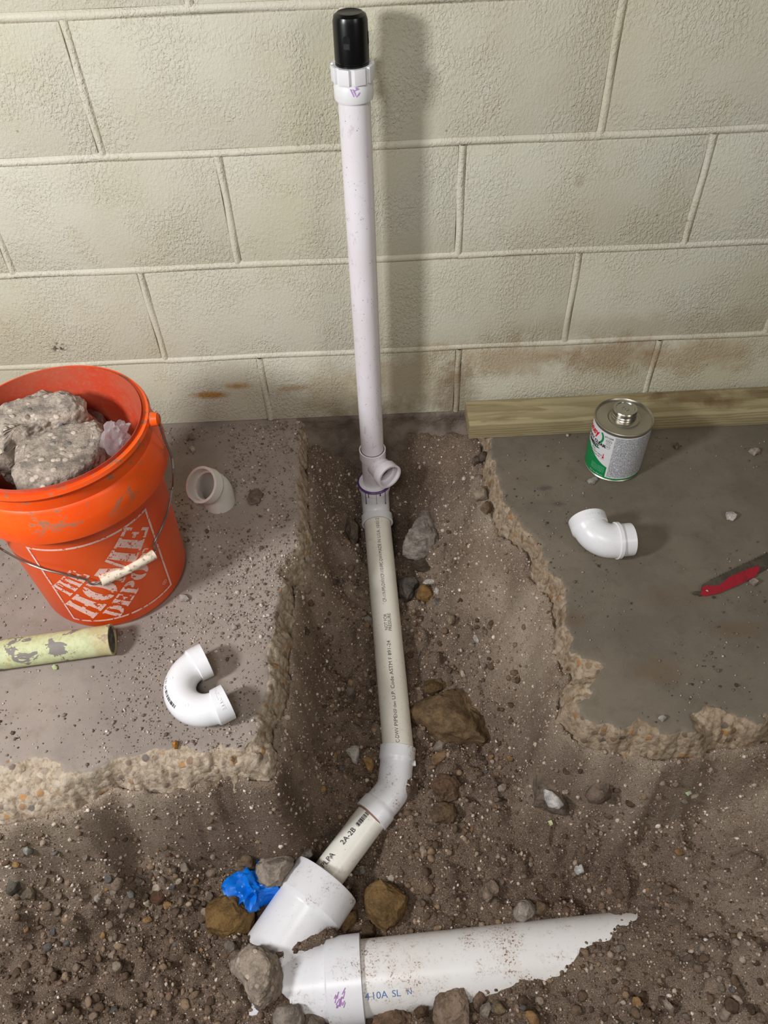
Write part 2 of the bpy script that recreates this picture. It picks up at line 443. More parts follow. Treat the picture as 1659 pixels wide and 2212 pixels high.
def wrap_cyl(V, F, origin, axis, normal, r):
    """flat x runs along axis, flat y around the cylinder, starting at normal"""
    ax = Vector(axis).normalized(); n = perp(ax, Vector(normal)); b = n.cross(ax)
    out = []
    for x, y in V:
        a = y / r; out.append(Vector(origin) + ax * x + (n * math.cos(a) + b * math.sin(a)) * r)
    return mesh_from('print', out, F)
def bars(n, length, height, seed):
    rr = random.Random(seed); V = []; F = []; x = -length / 2; step = length / n
    for i in range(n):
        w = step * rr.choice((0.3, 0.45, 0.75))
        ys = [-height / 2, 0, height / 2]
        k = len(V); V += [(x, y) for y in ys] + [(x + w, y) for y in ys]
        F += [(k, k + 3, k + 4, k + 1), (k + 1, k + 4, k + 5, k + 2)]; x += step
    return np.array(V), F

# ------------------------------------------------------------------ materials in use
M_WALL = mat_wall('painted_block', (206, 203, 186)); M_MORTAR = mat_wall('painted_mortar', (212, 208, 192))
M_SLAB = mat_slab(); M_SLAB2 = mat_slab((122, 113, 99), (226, 218, 206)); M_SOIL = mat_soil()
M_PVC = mat_pvc('white_pvc', (240, 235, 240), 0.65); M_PVC_CLEAN = mat_pvc('clean_white_pvc', (236, 236, 238), 0.12)
M_PVC_OLD = mat_pvc('cream_pvc', (240, 235, 222), 0.45, 30); M_PVC_DIRTY = mat_pvc('soil_spattered_pvc', (238, 235, 232), 0.3, 40, 0.32, 0.75)
M_PVC_WYE = mat_pvc('lightly_spattered_pvc', (236, 235, 238), 0.25, 50, 0.3, 0.5)
M_INK = mat_plain('black_ink', (40, 38, 44), 0.6); M_BLUEINK = mat_plain('blue_ink', (92, 124, 176), 0.6)
M_PURPLE = mat_plain('purple_primer', (92, 52, 132), 0.35); M_LILAC = mat_plain('faded_purple_primer', (186, 150, 204), 0.5)
M_BLACK = mat_plain('black_plastic', (9, 9, 10), 0.30)
M_WHITEPRINT = None

# ------------------------------------------------------------------ outlines of the two slabs
def world_poly(px, z): return [tuple(Pz(u, v, z)[:2]) for u, v in px]
LEFT_IN = [(650, 930), (640, 990), (636, 1050), (645, 1110), (640, 1150), (655, 1190), (640, 1215), (615, 1245), (600, 1295), (592, 1340), (585, 1375), (578, 1411), (575, 1467), (565, 1511), (548, 1540), (556, 1580), (517, 1618), (470, 1612),
           (457, 1632), (398, 1614), (338, 1610), (290, 1628), (255, 1634), (207, 1654), (143, 1670), (131, 1646), (100, 1630), (60, 1634), (0, 1650), (-60, 1655)]
LEFT_OUT = [(664, 940), (662, 1000), (660, 1060), (664, 1120), (670, 1190), (655, 1225), (632, 1260), (634, 1300), (626, 1340), (622, 1411), (624, 1460), (624, 1503), (606, 1545), (596, 1580), (594, 1618), (589, 1684), (530, 1680),
            (477, 1676), (420, 1690), (370, 1700), (278, 1704), (247, 1694), (199, 1716), (160, 1740), (131, 1745), (60, 1765), (0, 1772), (-60, 1770)]
RIGHT_IN = [(1052, 940), (1058, 970), (1074, 1019), (1080, 1050), (1087, 1079), (1091, 1122), (1115, 1150), (1134, 1165), (1168, 1190), (1185, 1212), (1181, 1242), (1206, 1263), (1228, 1300), (1216, 1340), (1238, 1379), (1222, 1411), (1254, 1415), (1302, 1431), (1306, 1443), (1278, 1467), (1274, 1507),
            (1254, 1522), (1262, 1554), (1262, 1582), (1326, 1586), (1346, 1566), (1377, 1554), (1417, 1574), (1427, 1590), (1461, 1578), (1497, 1574), (1493, 1546), (1528, 1522), (1576, 1538), (1636, 1562), (1700, 1556)]
RIGHT_OUT = [(1040, 960), (1046, 990), (1050, 1035), (1055, 1070), (1066, 1110), (1082, 1148), (1110, 1172), (1135, 1195), (1152, 1215), (1150, 1246), (1180, 1276), (1195, 1300), (1199, 1352), (1201, 1407), (1215, 1447), (1236, 1463), (1211, 1499), (1207, 1546), (1226, 1574), (1254, 1604), (1318, 1614),
             (1377, 1622), (1429, 1636), (1473, 1634), (1509, 1622), (1556, 1608), (1620, 1608), (1700, 1585)]
LIN = [(-0.335, 0.05)] + world_poly(LEFT_IN, 0) + [(-1.25, -0.80), (-1.25, 0.05)]
LOUT = [(-0.322, 0.05)] + world_poly(LEFT_OUT, -0.05) + [(-1.25, -0.86), (-1.25, 0.05)]
RIN = [(0.052, 0.05)] + world_poly(RIGHT_IN, 0) + [(1.0, -0.78), (1.0, 0.05)]
ROUT = [(0.035, 0.05)] + world_poly(RIGHT_OUT, -0.05) + [(1.0, -0.84), (1.0, 0.05)]
def sdf(poly, x, y):
    """signed distance, positive inside"""
    d = np.full(x.shape, 1e9); ins = np.zeros(x.shape, bool); n = len(poly)
    for i in range(n):
        ax, ay = poly[i]; bx, by = poly[(i + 1) % n]
        ex, ey = bx - ax, by - ay; t = np.clip(((x - ax) * ex + (y - ay) * ey) / (ex * ex + ey * ey + 1e-12), 0, 1)
        d = np.minimum(d, np.hypot(x - ax - t * ex, y - ay - t * ey))
        c = (ay > y) != (by > y)
        with np.errstate(divide='ignore', invalid='ignore'):
            xi = (bx - ax) * (y - ay) / (by - ay + 1e-15) + ax
        ins ^= c & (x < xi)
    return np.where(ins, d, -d)

# ------------------------------------------------------------------ ground of the trench
GX0, GX1, GY0, GY1, GS = -1.25, 1.0, -1.33, 0.03, 0.0042
gx = np.arange(GX0, GX1, GS); gy = np.arange(GY0, GY1 + GS * 0.5, GS)
X, Y = np.meshgrid(gx, gy)
CTRL = [(670, 985, -.07), (880, 975, -.09), (880, 1040, -.17), (870, 1100, -.25), (960, 980, -.08), (960, 1050, -.13), (960, 1150, -.20), (1015, 1050, -.10), (700, 1000, -.08), (700, 1080, -.13), (690, 1150, -.15),
        (740, 1050, -.15), (745, 1150, -.24), (780, 1190, -.262), (770, 1250, -.262), (690, 1250, -.19), (785, 1400, -.285), (710, 1400, -.262), (650, 1350, -.16), (720, 1550, -.30), (790, 1580, -.322), (670, 1600, -.24), (645, 1500, -.17), (690, 1500, -.25),
        (900, 1300, -.285), (960, 1250, -.25), (1010, 1250, -.18), (1060, 1250, -.13), (950, 1400, -.295), (1030, 1400, -.25), (1100, 1400, -.175), (1000, 1550, -.315), (1100, 1550, -.25), (1160, 1550, -.16), (920, 1620, -.335), (1050, 1700, -.325),
        (1150, 1650, -.26), (1220, 1680, -.21), (1300, 1680, -.17), (1300, 1750, -.24), (1400, 1720, -.20), (1500, 1700, -.17), (1600, 1690, -.15), (1150, 1850, -.328), (1000, 1850, -.347), (900, 1850, -.36), (1400, 1850, -.29), (1550, 1850, -.25),
        (1650, 1850, -.22), (1650, 2050, -.24), (1500, 2000, -.28), (1340, 1962, -.345), (1388, 1968, -.320), (1430, 1992, -.290), (1250, 1958, -.37), (1000, 1960, -.38), (870, 1975, -.39), (1238, 2028, -.319), (1129, 2084, -.321), (1060, 2116, -.329), (960, 2136, -.333), (900, 2188, -.366), (1382, 1986, -.308), (1320, 1998, -.316),
        (1200, 2130, -.318), (1000, 2190, -.350), (1400, 2150, -.29), (880, 2212, -.375), (1600, 2200, -.26), (1200, 2212, -.315),
        (620, 1750, -.25), (640, 1850, -.34), (560, 1800, -.29), (450, 1780, -.21), (450, 1850, -.30), (300, 1755, -.15), (300, 1815, -.24), (130, 1785, -.14), (130, 1840, -.23), (0, 1800, -.13), (0, 1875, -.24), (300, 1950, -.31), (100, 2000, -.29), (300, 2150, -.33),
        (60, 2180, -.30), (480, 1950, -.352), (450, 2080, -.325), (520, 2200, -.335), (570, 2130, -.305), (590, 2190, -.325), (520, 2090, -.30), (620, 2000, -.38), (590, 1900, -.365), (740, 1985, -.39), (780, 1750, -.345), (700, 1750, -.31)]
cp = [tuple(Pz(u, v, z)) for u, v, z in CTRL]
for poly in (LOUT, ROUT):
    for (x, y) in poly[1:-2:2]: cp.append((x, y, -.075))
cp += [(-1.2, -.86, -.1), (-1.2, -1.0, -.27), (-1.0, -1.2, -.30), (-1.2, -1.3, -.30), (.7, -.83, -.13), (.95, -.9, -.14), (.7, -1.1, -.24), (.95, -1.3, -.24), (.4, -1.3, -.33), (0, -1.3, -.36), (-.4, -1.3, -.37), (-.8, -1.3, -.32)]
CPA = np.array(cp)
def tps(P, lam=2e-6):
    n = len(P); D = np.hypot(P[:, None, 0] - P[None, :, 0], P[:, None, 1] - P[None, :, 1])
    K = np.where(D > 0, D ** 2 * np.log(D + 1e-12), 0) + np.eye(n) * lam
    Q = np.c_[np.ones(n), P[:, :2]]; A = np.block([[K, Q], [Q.T, np.zeros((3, 3))]])
    return np.linalg.solve(A, np.r_[P[:, 2], 0, 0, 0])
W = tps(CPA, 6e-5)
Z = W[-3] + W[-2] * X + W[-1] * Y
for i in range(len(CPA)):
    d2 = (X - CPA[i, 0]) ** 2 + (Y - CPA[i, 1]) ** 2
    Z += W[i] * 0.5 * d2 * np.log(d2 + 1e-12)
dL = sdf(LOUT, X, Y); dR = sdf(ROUT, X, Y); dS = np.maximum(dL, dR)
Z = np.clip(Z, -.45, -.05)
Z += .007 * xyn(X, Y, 14, 1, 4) + .0035 * xyn(X, Y, 60, 2, 3)
ra, rb = Pz(600, 2062, -.30), Pz(712, 2012, -.315)
def seg_dist(a, b):
    ex, ey = b[0] - a[0], b[1] - a[1]; t_ = np.clip(((X - a[0]) * ex + (Y - a[1]) * ey) / (ex * ex + ey * ey), 0, 1)
    return np.hypot(X - a[0] - t_ * ex, Y - a[1] - t_ * ey), t_
rd, rt = seg_dist(ra, rb); rz_ = ra[2] * (1 - rt) + rb[2] * rt + .006 * xyn(X, Y, 60, 9, 3)
Z = np.maximum(Z, rz_ - (rd / .016) ** 2 * .05)
dry = np.clip(1.25 - (-Z - .10) / .19, 0, 1) * np.clip(.75 + .5 * xyn(X, Y, 8, 4, 3), 0, 1) * np.clip((-Y - .10) / .16 + .12, .12, 1)  # dry by depth; the last factor paints shade into the soil near the wall
def stamp(cx, cy, r, h, pw=0.5):
    i0 = max(0, int((cx - r - GX0) / GS)); i1 = min(len(gx), int((cx + r - GX0) / GS) + 2)
    j0 = max(0, int((cy - r - GY0) / GS)); j1 = min(len(gy), int((cy + r - GY0) / GS) + 2)
    if i0 >= i1 or j0 >= j1: return
    xx = X[j0:j1, i0:i1] - cx; yy = Y[j0:j1, i0:i1] - cy
    a = random.random() * 3.14; ca, sa = math.cos(a), math.sin(a); q = random.uniform(.7, 1.3)
    d = ((xx * ca + yy * sa) * q) ** 2 + ((-xx * sa + yy * ca) / q) ** 2
    Z[j0:j1, i0:i1] += h * np.clip(1 - d / (r * r), 0, 1) ** pw
ma_, mb_ = Pz(743, 2117, -.362), Pz(1400, 2045, -.362)
for _ in range(4600):
    x = random.uniform(-.95, .7); y = random.uniform(-1.25, -.1); r = random.choice((.008, .010, .012, .016, .022))
    ex_, ey_ = mb_[0] - ma_[0], mb_[1] - ma_[1]
    if abs((x - ma_[0]) * ey_ - (y - ma_[1]) * ex_) / math.hypot(ex_, ey_) < .062 and ma_[0] - .1 < x < mb_[0]: continue
    if dry[min(len(gy) - 1, int((y - GY0) / GS)), min(len(gx) - 1, int((x - GX0) / GS))] > .55 and random.random() < .75: continue
    stamp(x, y, r, r * random.uniform(.3, .8))
wb = np.clip(1 - (-dS - .004) / .038, 0, 1); wb = wb * wb * (3 - 2 * wb)
Z = np.where(dS <= 0, np.maximum(Z, Z * (1 - wb) + (-.056 + .012 * xyn(X, Y, 30, 8, 3)) * wb), Z)
Z = np.where(dS > 0.002, np.minimum(-.066 - np.minimum(dS, .05), -.07), Z)
def gz(x, y):
    fx = min(max((x - GX0) / GS, 0), len(gx) - 1.001); fy = min(max((y - GY0) / GS, 0), len(gy) - 1.001)
    i, j = int(fx), int(fy); fx -= i; fy -= j
    return float(Z[j, i] * (1 - fx) * (1 - fy) + Z[j, i + 1] * fx * (1 - fy) + Z[j + 1, i] * (1 - fx) * fy + Z[j + 1, i + 1] * fx * fy)
def gz_np(x, y):
    fx = np.clip((x - GX0) / GS, 0, len(gx) - 1.001); fy = np.clip((y - GY0) / GS, 0, len(gy) - 1.001)
    i = fx.astype(int); j = fy.astype(int); fx = fx - i; fy = fy - j
    return Z[j, i] * (1 - fx) * (1 - fy) + Z[j, i + 1] * fx * (1 - fy) + Z[j + 1, i] * (1 - fx) * fy + Z[j + 1, i + 1] * fx * fy
def ground_hit(u, v, off=0.0):
    d = ray(u, v); ts = np.linspace(.8, 2.4, 1600); P = CAM_C[None] + ts[:, None] * d[None]
    below = P[:, 2] < gz_np(P[:, 0], P[:, 1]) + off
    return P[int(np.argmax(below))]
def grid_mesh(name, X, Y, Zz, keep=None):
    h, w = X.shape; idx = np.arange(h * w).reshape(h, w)
    F = np.stack([idx[:-1, :-1], idx[:-1, 1:], idx[1:, 1:], idx[1:, :-1]], -1).reshape(-1, 4)
    V = np.stack([X, Y, Zz], -1).reshape(-1, 3)
    if keep is not None:
        k = keep.reshape(-1); F = F[k[F].all(1)]
        used = np.zeros(len(V), bool); used[F.ravel()] = True
        remap = np.cumsum(used) - 1; return mesh_np(name, V[used], remap[F]), used
    return mesh_np(name, V, F), None
me, _ = grid_mesh('ground', X + .0012 * xyn(X, Y, 90, 5, 2), Y + .0012 * xyn(X, Y, 90, 6, 2), Z)
at = me.attributes.new('dry', 'FLOAT', 'POINT'); at.data.foreach_set('value', dry.ravel().astype(np.float32))
ground = link_mesh('ground', me, M_SOIL, kind='structure', sharp=180)
ground['label'] = 'brown sandy soil of the dug trench between the broken slabs'

# ------------------------------------------------------------------ concrete slabs
def slab(name, inner, outer, x0, x1, y0, label, mat):
    s = 0.0036; xs = np.arange(x0, x1, s); ys = np.arange(y0, 0.014, s)
    SX, SY = np.meshgrid(xs, ys)
    wx = SX + .006 * xyn(SX, SY, 45, 21, 3) + .0025 * xyn(SX, SY, 160, 23, 2); wy = SY + .006 * xyn(SX, SY, 45, 22, 3) + .0025 * xyn(SX, SY, 160, 24, 2)
    di = sdf(inner, wx, wy); do = sdf(outer, wx, wy)
    di = np.minimum(di, do - .013 - .006 * xyn(SX, SY, 38, 27, 2))
    t = np.where(di >= 0, 0, np.clip(-di / (-di + np.maximum(do, 0) + 1e-9), 0, 1))
    g = .38 * t ** .8 + .32 * t ** 2 + .30 * t ** 5
    T = .060
    SZ = -T * g
    rough = np.clip(-di / .006, 0, 1)
    agg = np.zeros_like(SX)
    q = random.Random(hash(name) % 99 if False else len(name))
    band = np.argwhere((di < .004) & (do > -.002))
    for _ in range(900):
        j, i = band[q.randrange(len(band))]; r = q.choice((.004, .005, .007, .009, .013)); k = int(r / s) + 1
        a, b, c, d = max(0, j - k), j + k + 1, max(0, i - k), i + k + 1
        dd = (SX[a:b, c:d] - SX[j, i]) ** 2 + (SY[a:b, c:d] - SY[j, i]) ** 2
        agg[a:b, c:d] = np.maximum(agg[a:b, c:d], r * .6 * np.sqrt(np.clip(1 - dd / r ** 2, 0, 1)) * q.uniform(.4, 1))
    SZ += rough * (agg - .003 + .006 * xyn(SX, SY, 55, 31, 4) + .002 * xyn(SX, SY, 220, 32, 2)) * np.clip(1.2 - t, .3, 1)
    SZ = np.minimum(SZ, .0005) + (di > 0) * .0004 * xyn(SX, SY, 25, 33, 3)
    SZ = np.where(do < 0, -T + 3.0 * do, SZ)
    keep = do > -.012
    jit = .0022 * rough
    me, used = grid_mesh(name, SX + jit * xyn(SX, SY, 190, 35, 2), SY + jit * xyn(SX, SY, 190, 36, 2), SZ, keep)
    br = np.clip(-di / .006 * .5 + .35, 0, 1); br = np.where(di > .008, 0, br)
    at = me.attributes.new('broken', 'FLOAT', 'POINT'); at.data.foreach_set('value', br.reshape(-1)[used].astype(np.float32))
    o = link_mesh(name, me, mat, kind='structure', sharp=180); o['label'] = label
    return o
slab('floor', LIN, LOUT, -1.25, -.28, -.90, 'dusty concrete floor slab with a broken edge under the orange bucket', M_SLAB)
slab('floor.001', RIN, ROUT, 0.0, 1.0, -.88, 'grey concrete floor slab with a broken edge under the round tin', M_SLAB2)

# ------------------------------------------------------------------ block wall with its footing
wall = bpy.data.objects.new('wall_back', None); COL.objects.link(wall); wall['kind'] = 'structure'
wall['label'] = 'cream painted concrete block wall'
JZ = [0.0, 0.168, 0.3712, 0.5744, 0.7776, 0.9808]
def xs_of(px): return [float(Py(u, v, 0)[0]) for u, v in px]
rowD = xs_of([(570, 830), (988, 820), (1410, 790)]); rowC = xs_of([(330, 685), (1235, 643)]); rowB = xs_of([(10, 547), (493, 455), (994, 450), (1511, 410)]); rowA = xs_of([(178, 190), (1323, 140)])
rowC = [rowC[0], sum(rowC) / 2, rowC[1]]; rowA = [rowA[0], sum(rowA) / 2, rowA[1]]
rows = []
for r in (rowD, rowC, rowB, rowA, [x for x in rowB]):
    r = list(r)
    while r[0] > -1.25: r.insert(0, r[0] - .4064)
    while r[-1] < 1.0: r.append(r[-1] + .4064)
    rows.append(r)
G = .0065
def mortar_strip(a, b, horiz):
    V = []; F = []; n = 7; L = np.linspace(0, 1, 9); rr = random.Random(int(a[0] * 999 + a[1] * 777))
    ph = rr.random() * 10
    for k, f in enumerate(L):
        w = G * (1.12 + .12 * math.sin(ph + 9 * f)); off = .0012 * math.sin(ph * 2 + 7 * f)
        for i in range(n):
            tt = i / (n - 1) * 2 - 1; y = -.0022 * (1 - tt * tt) + .0035 * abs(tt) ** 3
            if horiz: V.append((a[0] + (b[0] - a[0]) * f, y, a[1] + off + tt * w))
            else: V.append((a[0] + off + tt * w, y, a[1] + (b[1] - a[1]) * f))
    for k in range(len(L) - 1):
        for i in range(n - 1):
            q = (k * n + i, k * n + i + 1, (k + 1) * n + i + 1, (k + 1) * n + i); F.append(q if not horiz else q[::-1])
    me = mesh_from('mortar_joint', V, F)
    bm = bmesh.new(); bm.from_mesh(me); bmesh.ops.recalc_face_normals(bm, faces=bm.faces)
    if sum(f.normal.y for f in bm.faces) > 0: bmesh.ops.reverse_faces(bm, faces=bm.faces)
    bm.to_mesh(me); bm.free(); return me
for k, r in enumerate(rows):
    z0 = JZ[k] + (G if k else .0005); z1 = JZ[k + 1] - G
    for a, b in zip(r[:-1], r[1:]):
        me = box_mesh(((a + b) / 2, .06 + random.uniform(-.0008, .0008), (z0 + z1) / 2), (b - a - 2 * G, .12, z1 - z0), .003, None, 2)
        link_mesh('concrete_block', me, M_WALL, wall, sharp=40)
    for a in r[1:-1]: link_mesh('mortar_joint', mortar_strip((a, z0 - G * .3), (a, z1 + G * .3), False), M_MORTAR, wall, sharp=60)
    if k:
        for a, b in zip(r[:-1], r[1:]): link_mesh('mortar_joint', mortar_strip((a, JZ[k]), (b, JZ[k]), True), M_MORTAR, wall, sharp=60)
# footing: grey unpainted concrete below floor level
t = NT('grey_footing_concrete'); p = t.pos(); n = t.noise(p, 20, 5, 0.7); f = t.noise(p, 160, 4, .7)
c = t.mix(t.step(n, .38, .65), srgb(128, 116, 104), srgb(98, 86, 76)); c = t.mix(t.math('MULTIPLY', t.step(f, .55, .7), .4), c, srgb(140, 128, 116))
M_FOOT = t.done(c, .92, t.bump(t.math('ADD', n, f), .7, .004), Specular_IOR_Level=.15)
bm = bmesh.new(); bmesh.ops.create_grid(bm, x_segments=120, y_segments=16, size=.5)
for v in bm.verts:
    x = -.145 + v.co.x * .56; tt = v.co.y + .5
    y = -.002 - .018 * min(1, max(0, (.72 - tt) / .12)) if tt < .98 else .03; z = .0002 - max(0, .94 - tt) * .17
    v.co = (x, y + .004 * float(vnoise(np.array([x * 40, z * 60, 1.]), 3)), z)
me = bpy.data.meshes.new('wall_footing'); bm.to_mesh(me); bm.free()
foot = link_mesh('wall_footing', me, M_FOOT, kind='structure', sharp=180); foot['label'] = 'bare grey concrete footing under the painted blocks at the head of the trench'

# ------------------------------------------------------------------ the plumbing: one glued run of pipe
VX, VY = -.1865, -.08
dr = empty('drain_pipe', (VX, VY, -.2), 'white plastic drain pipe run rising from the trench with a black cap on top', 'pipe')
up = Vector((0, 0, 1))
def vline(z0, z1, x=VX, y=VY): return line((x, y, z0), (x, y, z1), Vector((0, -1, 0)))
# riser, slightly tilted to follow the photograph
RT = Vector(Py(764.5, 205, -.075)); RB = Vector((VX, VY, -.045))
raxis = (RT - RB).normalized(); rl = (RT - RB).length
rp = Path([(RB, 0), (RT, 0)], Vector((0, -1, 0)))
riser = part('riser_pipe', sweep(rp, [(0, .02415), (rl, .02415), (rl, .0205), (0, .0205)], 48), M_PVC, dr)
a0 = rl - .004
apath = Path([(RT - raxis * .004, 0), (RT + raxis * .2, 0)], Vector((0, -1, 0)))
ad = part('threaded_adapter', sweep(apath, [(0, .0282), (.003, .0290), (.019, .0290), (.021, .0280), (.025, .0280), (.046, .0280), (.046, .0245), (0, .0243)], 48), M_PVC_CLEAN, dr)
fl = []
for k in range(8):
    a = k * math.pi / 4 + .35; d = Vector((math.cos(a), math.sin(a), 0))
    rot = Matrix.Rotation(a, 3, 'Z')
    fl.append(box_mesh(RT + raxis * .032 + d * .0282, (.0055, .017, .021), .0012, rot))
part('wrench_flat', join('wrench_flat', fl), M_PVC_CLEAN, ad)
m_ = [wrap_cyl(np.array([(0, 0), (.006, .001), (.011, .004), (.012, .006), (.005, .003)]) + np.array([[-.006, .0]]), [(0, 1, 2, 3, 4)], RT + raxis * .012, raxis, (.15, -1, 0), .0292),
      wrap_cyl(np.array([(0, 0), (.003, .0), (.004, .003), (.001, .003)]) + np.array([[.004, -.002]]), [(0, 1, 2, 3)], RT + raxis * .012, raxis, (.15, -1, 0), .0292)]
m_ += [wrap_cyl(np.array([(0, 0), (.009, .004), (.010, .0065), (.004, .0040), (-.001, .0015)]) + np.array([[-.004, .003]]), [(0, 1, 2, 3, 4)], RT + raxis * .012, raxis, (.15, -1, 0), .0292), wrap_cyl(np.array([(0, 0), (-.004, .002), (-.007, .0065), (-.0045, .0055), (-.001, .003)]) + np.array([[.001, -.006]]), [(0, 1, 2, 3, 4)], RT + raxis * .012, raxis, (.15, -1, 0), .0292), wrap_cyl(np.array([(0, 0), (.0015, -.003), (.004, -.009), (.0048, -.0085), (.003, -.002)]) + np.array([[.001, .005]]), [(0, 1, 2, 3, 4)], RT + raxis * .012, raxis, (.15, -1, 0), .0292)]
part('primer_smear', join('s', m_), M_LILAC, ad, 'faint purple smear')
zc = .0425
capm = [sweep(apath, [(zc, .0243), (zc + .006, .0243), (zc + .0065, .0232), (zc + .009, .0232), (zc + .0095, .0247), (zc + .058, .0243), (zc + .064, .0225), (zc + .0675, .0175), (zc + .066, .0150), (zc + .066, .0005), (zc, .0005)], 48)]
cap = part('vent_cap', capm[0], M_BLACK, dr, 'black air admittance vent cap')
# arched vent slots: flat patches painted dark as the shade inside
def slot(phi):
    V = []; F = []; n = 10
    o = Vector((0, 0, 0)); out = []
    pts = [(-.009, -.005), (.004, -.005)] + [(.004 + .005 * math.sin(i / n * math.pi), -.005 * math.cos(i / n * math.pi)) for i in range(n + 1)] + [(-.009, .005)]
    d = Vector((math.sin(phi), -math.cos(phi), 0))
    fr = wrap_cyl(np.array(pts), [tuple(range(len(pts)))], RT - raxis * .004 + raxis * (zc + .036), raxis, d, .02485)
    return fr
M_SLOT_SHADE = mat_plain('slot_shade', (3, 3, 3), .9)
for ph in (-.25, 1.5, -2.0):
    part('vent_slot', slot(ph), M_SLOT_SHADE, cap)
    d_ = Vector((math.sin(ph), -math.cos(ph), 0))
    part('slot_lit_patch', wrap_cyl(np.array([(-.008, -.0035), (-.001, -.0035), (-.001, .0045), (-.008, .0045)]), [(0, 1, 2, 3)], RT - raxis * .004 + raxis * (zc + .036), raxis, d_, .02495), mat_plain('slot_lit_black', (34, 34, 34), .7), cap)  # flat patch painted lighter, as the inside of the slot catching light
# tee
def mk(name, meshes, mat, par, label=None): return part(name, join(name, meshes) if len(meshes) > 1 else meshes[0], mat, par, label)
bdir = Vector((.56, -.83, -.02)).normalized(); bz = -.062
tv = vline(-.150, -.026)
tee_m = [sweep(tv, [(0, .0246), (.038, .0250), (.098, .0250), (.1005, .0282), (.124, .0285), (.124, .0245), (.104, .0243), (.102, .0205), (0, .0205)], 48)]
bp = Path([((VX, VY, bz - .010), 0), (Vector((VX, VY, bz)) + bdir * .018, .02), (Vector((VX, VY, bz + .002)) + bdir * .062, 0)])
BL = bp.L
tee_m.append(sweep(bp, [(0, .0215), (BL - .026, .0250), (BL - .0215, .0252), (BL - .0195, .0288), (BL, .0290), (BL, .0247), (BL - .018, .0243), (BL - .018, .0208), (.012, .0200)], 48, True, .004))
tee = mk('sanitary_tee', tee_m, M_PVC, dr)
part('throat_shade', sweep(Path([(bp.at(BL - .034)[0], 0), (bp.at(BL - .030)[0], 0)]), [(0, .0215), (.004, .0215)], 32, False), mat_plain('shaded_pipe_bore', (92, 86, 80), .8), tee, 'disc painted dark as the shade inside the side outlet')  # dark disc stands in for the shade down the outlet bore
def ring(path, s, r, w=.0016, rr=.0012): return sweep(path, [(s - w, r - .001), (s - w, r + rr * .4), (s, r + rr), (s + w, r + rr * .4), (s + w, r - .001)], 48)
part('primer_ring', ring(tv, .1243, .0246), M_PURPLE, tee, 'purple primer ring')
# long sweep elbow
LA = Vector(Pz(815, 1128, -.213)); LB = Vector(Pz(861, 1628, -.318)); lax = (LB - LA).normalized()
EC = Vector((VX + .0005, VY, LA.z)); EC = LA - lax * ((LA.y - VY) / lax.y) if abs(lax.y) > .1 else EC
et = Vector((VX, VY, -.124))
ep = Path([(et, 0), (Vector((VX, VY, EC.z)), .046), (LA + lax * .004, 0)], Vector((0, -1, 0)))
EL = ep.L
elbow = part('elbow_fitting', sweep(ep, [(0, .0350), (.020, .0350), (.024, .0318), (EL - .026, .0312), (EL - .022, .0352), (EL, .0356), (EL, .0305), (EL - .02, .0303), (EL - .022, .026), (.022, .026), (.02, .0302), (0, .0250)], 52, True, .004), M_PVC_CLEAN, dr)
part('primer_ring', ring(ep, .002, .0352, .0045, .0030), M_PURPLE, elbow, 'thick purple primer ring')
part('primer_ring', ring(ep, EL, .0303, .0012, .001), M_PURPLE, elbow, 'thin purple primer ring')
dm = []
for (ph, L, w) in ((-.62, .040, .0009), (.35, .012, .0016), (.72, .045, .0010), (-.40, .016, .001), (.1, .035, .0004)):
    V = [(0, -w), (0, w), (-L * .8, w * .8), (-L, w * 1.5), (-L * 1.03, 0), (-L, -w * 1.5), (-L * .8, -w * .8)]
    dm.append(wrap_cyl(np.array(V), [tuple(range(7))], Vector((VX, VY, -.127)), up, (math.sin(ph), -math.cos(ph), 0), .0354))
part('primer_drip', join('d', dm), M_PURPLE, elbow, 'purple primer drips')
# horizontal branch pipe
pl = (LB - LA).length + .01
lp = Path([(LA - lax * .012, 0), (LB + lax * .012, 0)])
branch = part('branch_pipe', sweep(lp, [(0, .03015), (lp.L, .03015), (lp.L, .026), (0, .026)], 52), M_PVC_OLD, dr, 'cream printed length of pipe')
pn = Vector((0, -.25, 1))
def along(v):  # point of the branch pipe axis seen at image height v
    lo, hi = 0.0, 1.0
    for _ in range(40):
        m = (lo + hi) / 2; q = LA.lerp(LB, m); c = CAM_R @ (np.array(q) - CAM_C); vv = c[1] / c[2] * FPX + 1106
        if vv < v: lo = m
        else: hi = m
    return LA.lerp(LB, lo)
def pipe_text(s, v0, v1, size, y0=0.0):
    a, b = along(v0), along(v1); V, F = text_flat(s, size)
    w = V[:, 0].max() - V[:, 0].min(); L = (a - b).length
    V = V.copy(); V[:, 0] = (V[:, 0] - V[:, 0].min() - w / 2) * L / w; V[:, 1] += y0
    return wrap_cyl(V, F, (a + b) / 2, -lax, pn, .0304)
tx = [pipe_text('MADE IN U.S.A. 10/01/2', 1133, 1208, .0105, -.0005), pipe_text('CP-119-FPS-DWV/CP-110-FPC-DWV', 1209, 1312, .0105, -.0005), pipe_text('NOT FOR', 1338, 1372, .010, .0015), pipe_text('PRESSURE', 1337, 1374, .010, -.0065),
      pipe_text('U.P. Code ASTM F 891-24', 1395, 1520, .0105, -.0005), pipe_text('NSF·dwv', 1524, 1553, .0095, -.001), pipe_text('PIPE', 1554, 1576, .0105, -.0005), pipe_text('C-DWV', 1580, 1612, .0105, -.0005)]
for k_, m_ in enumerate(tx): part('printed_words', m_, M_INK, branch, 'black printed line of letters')
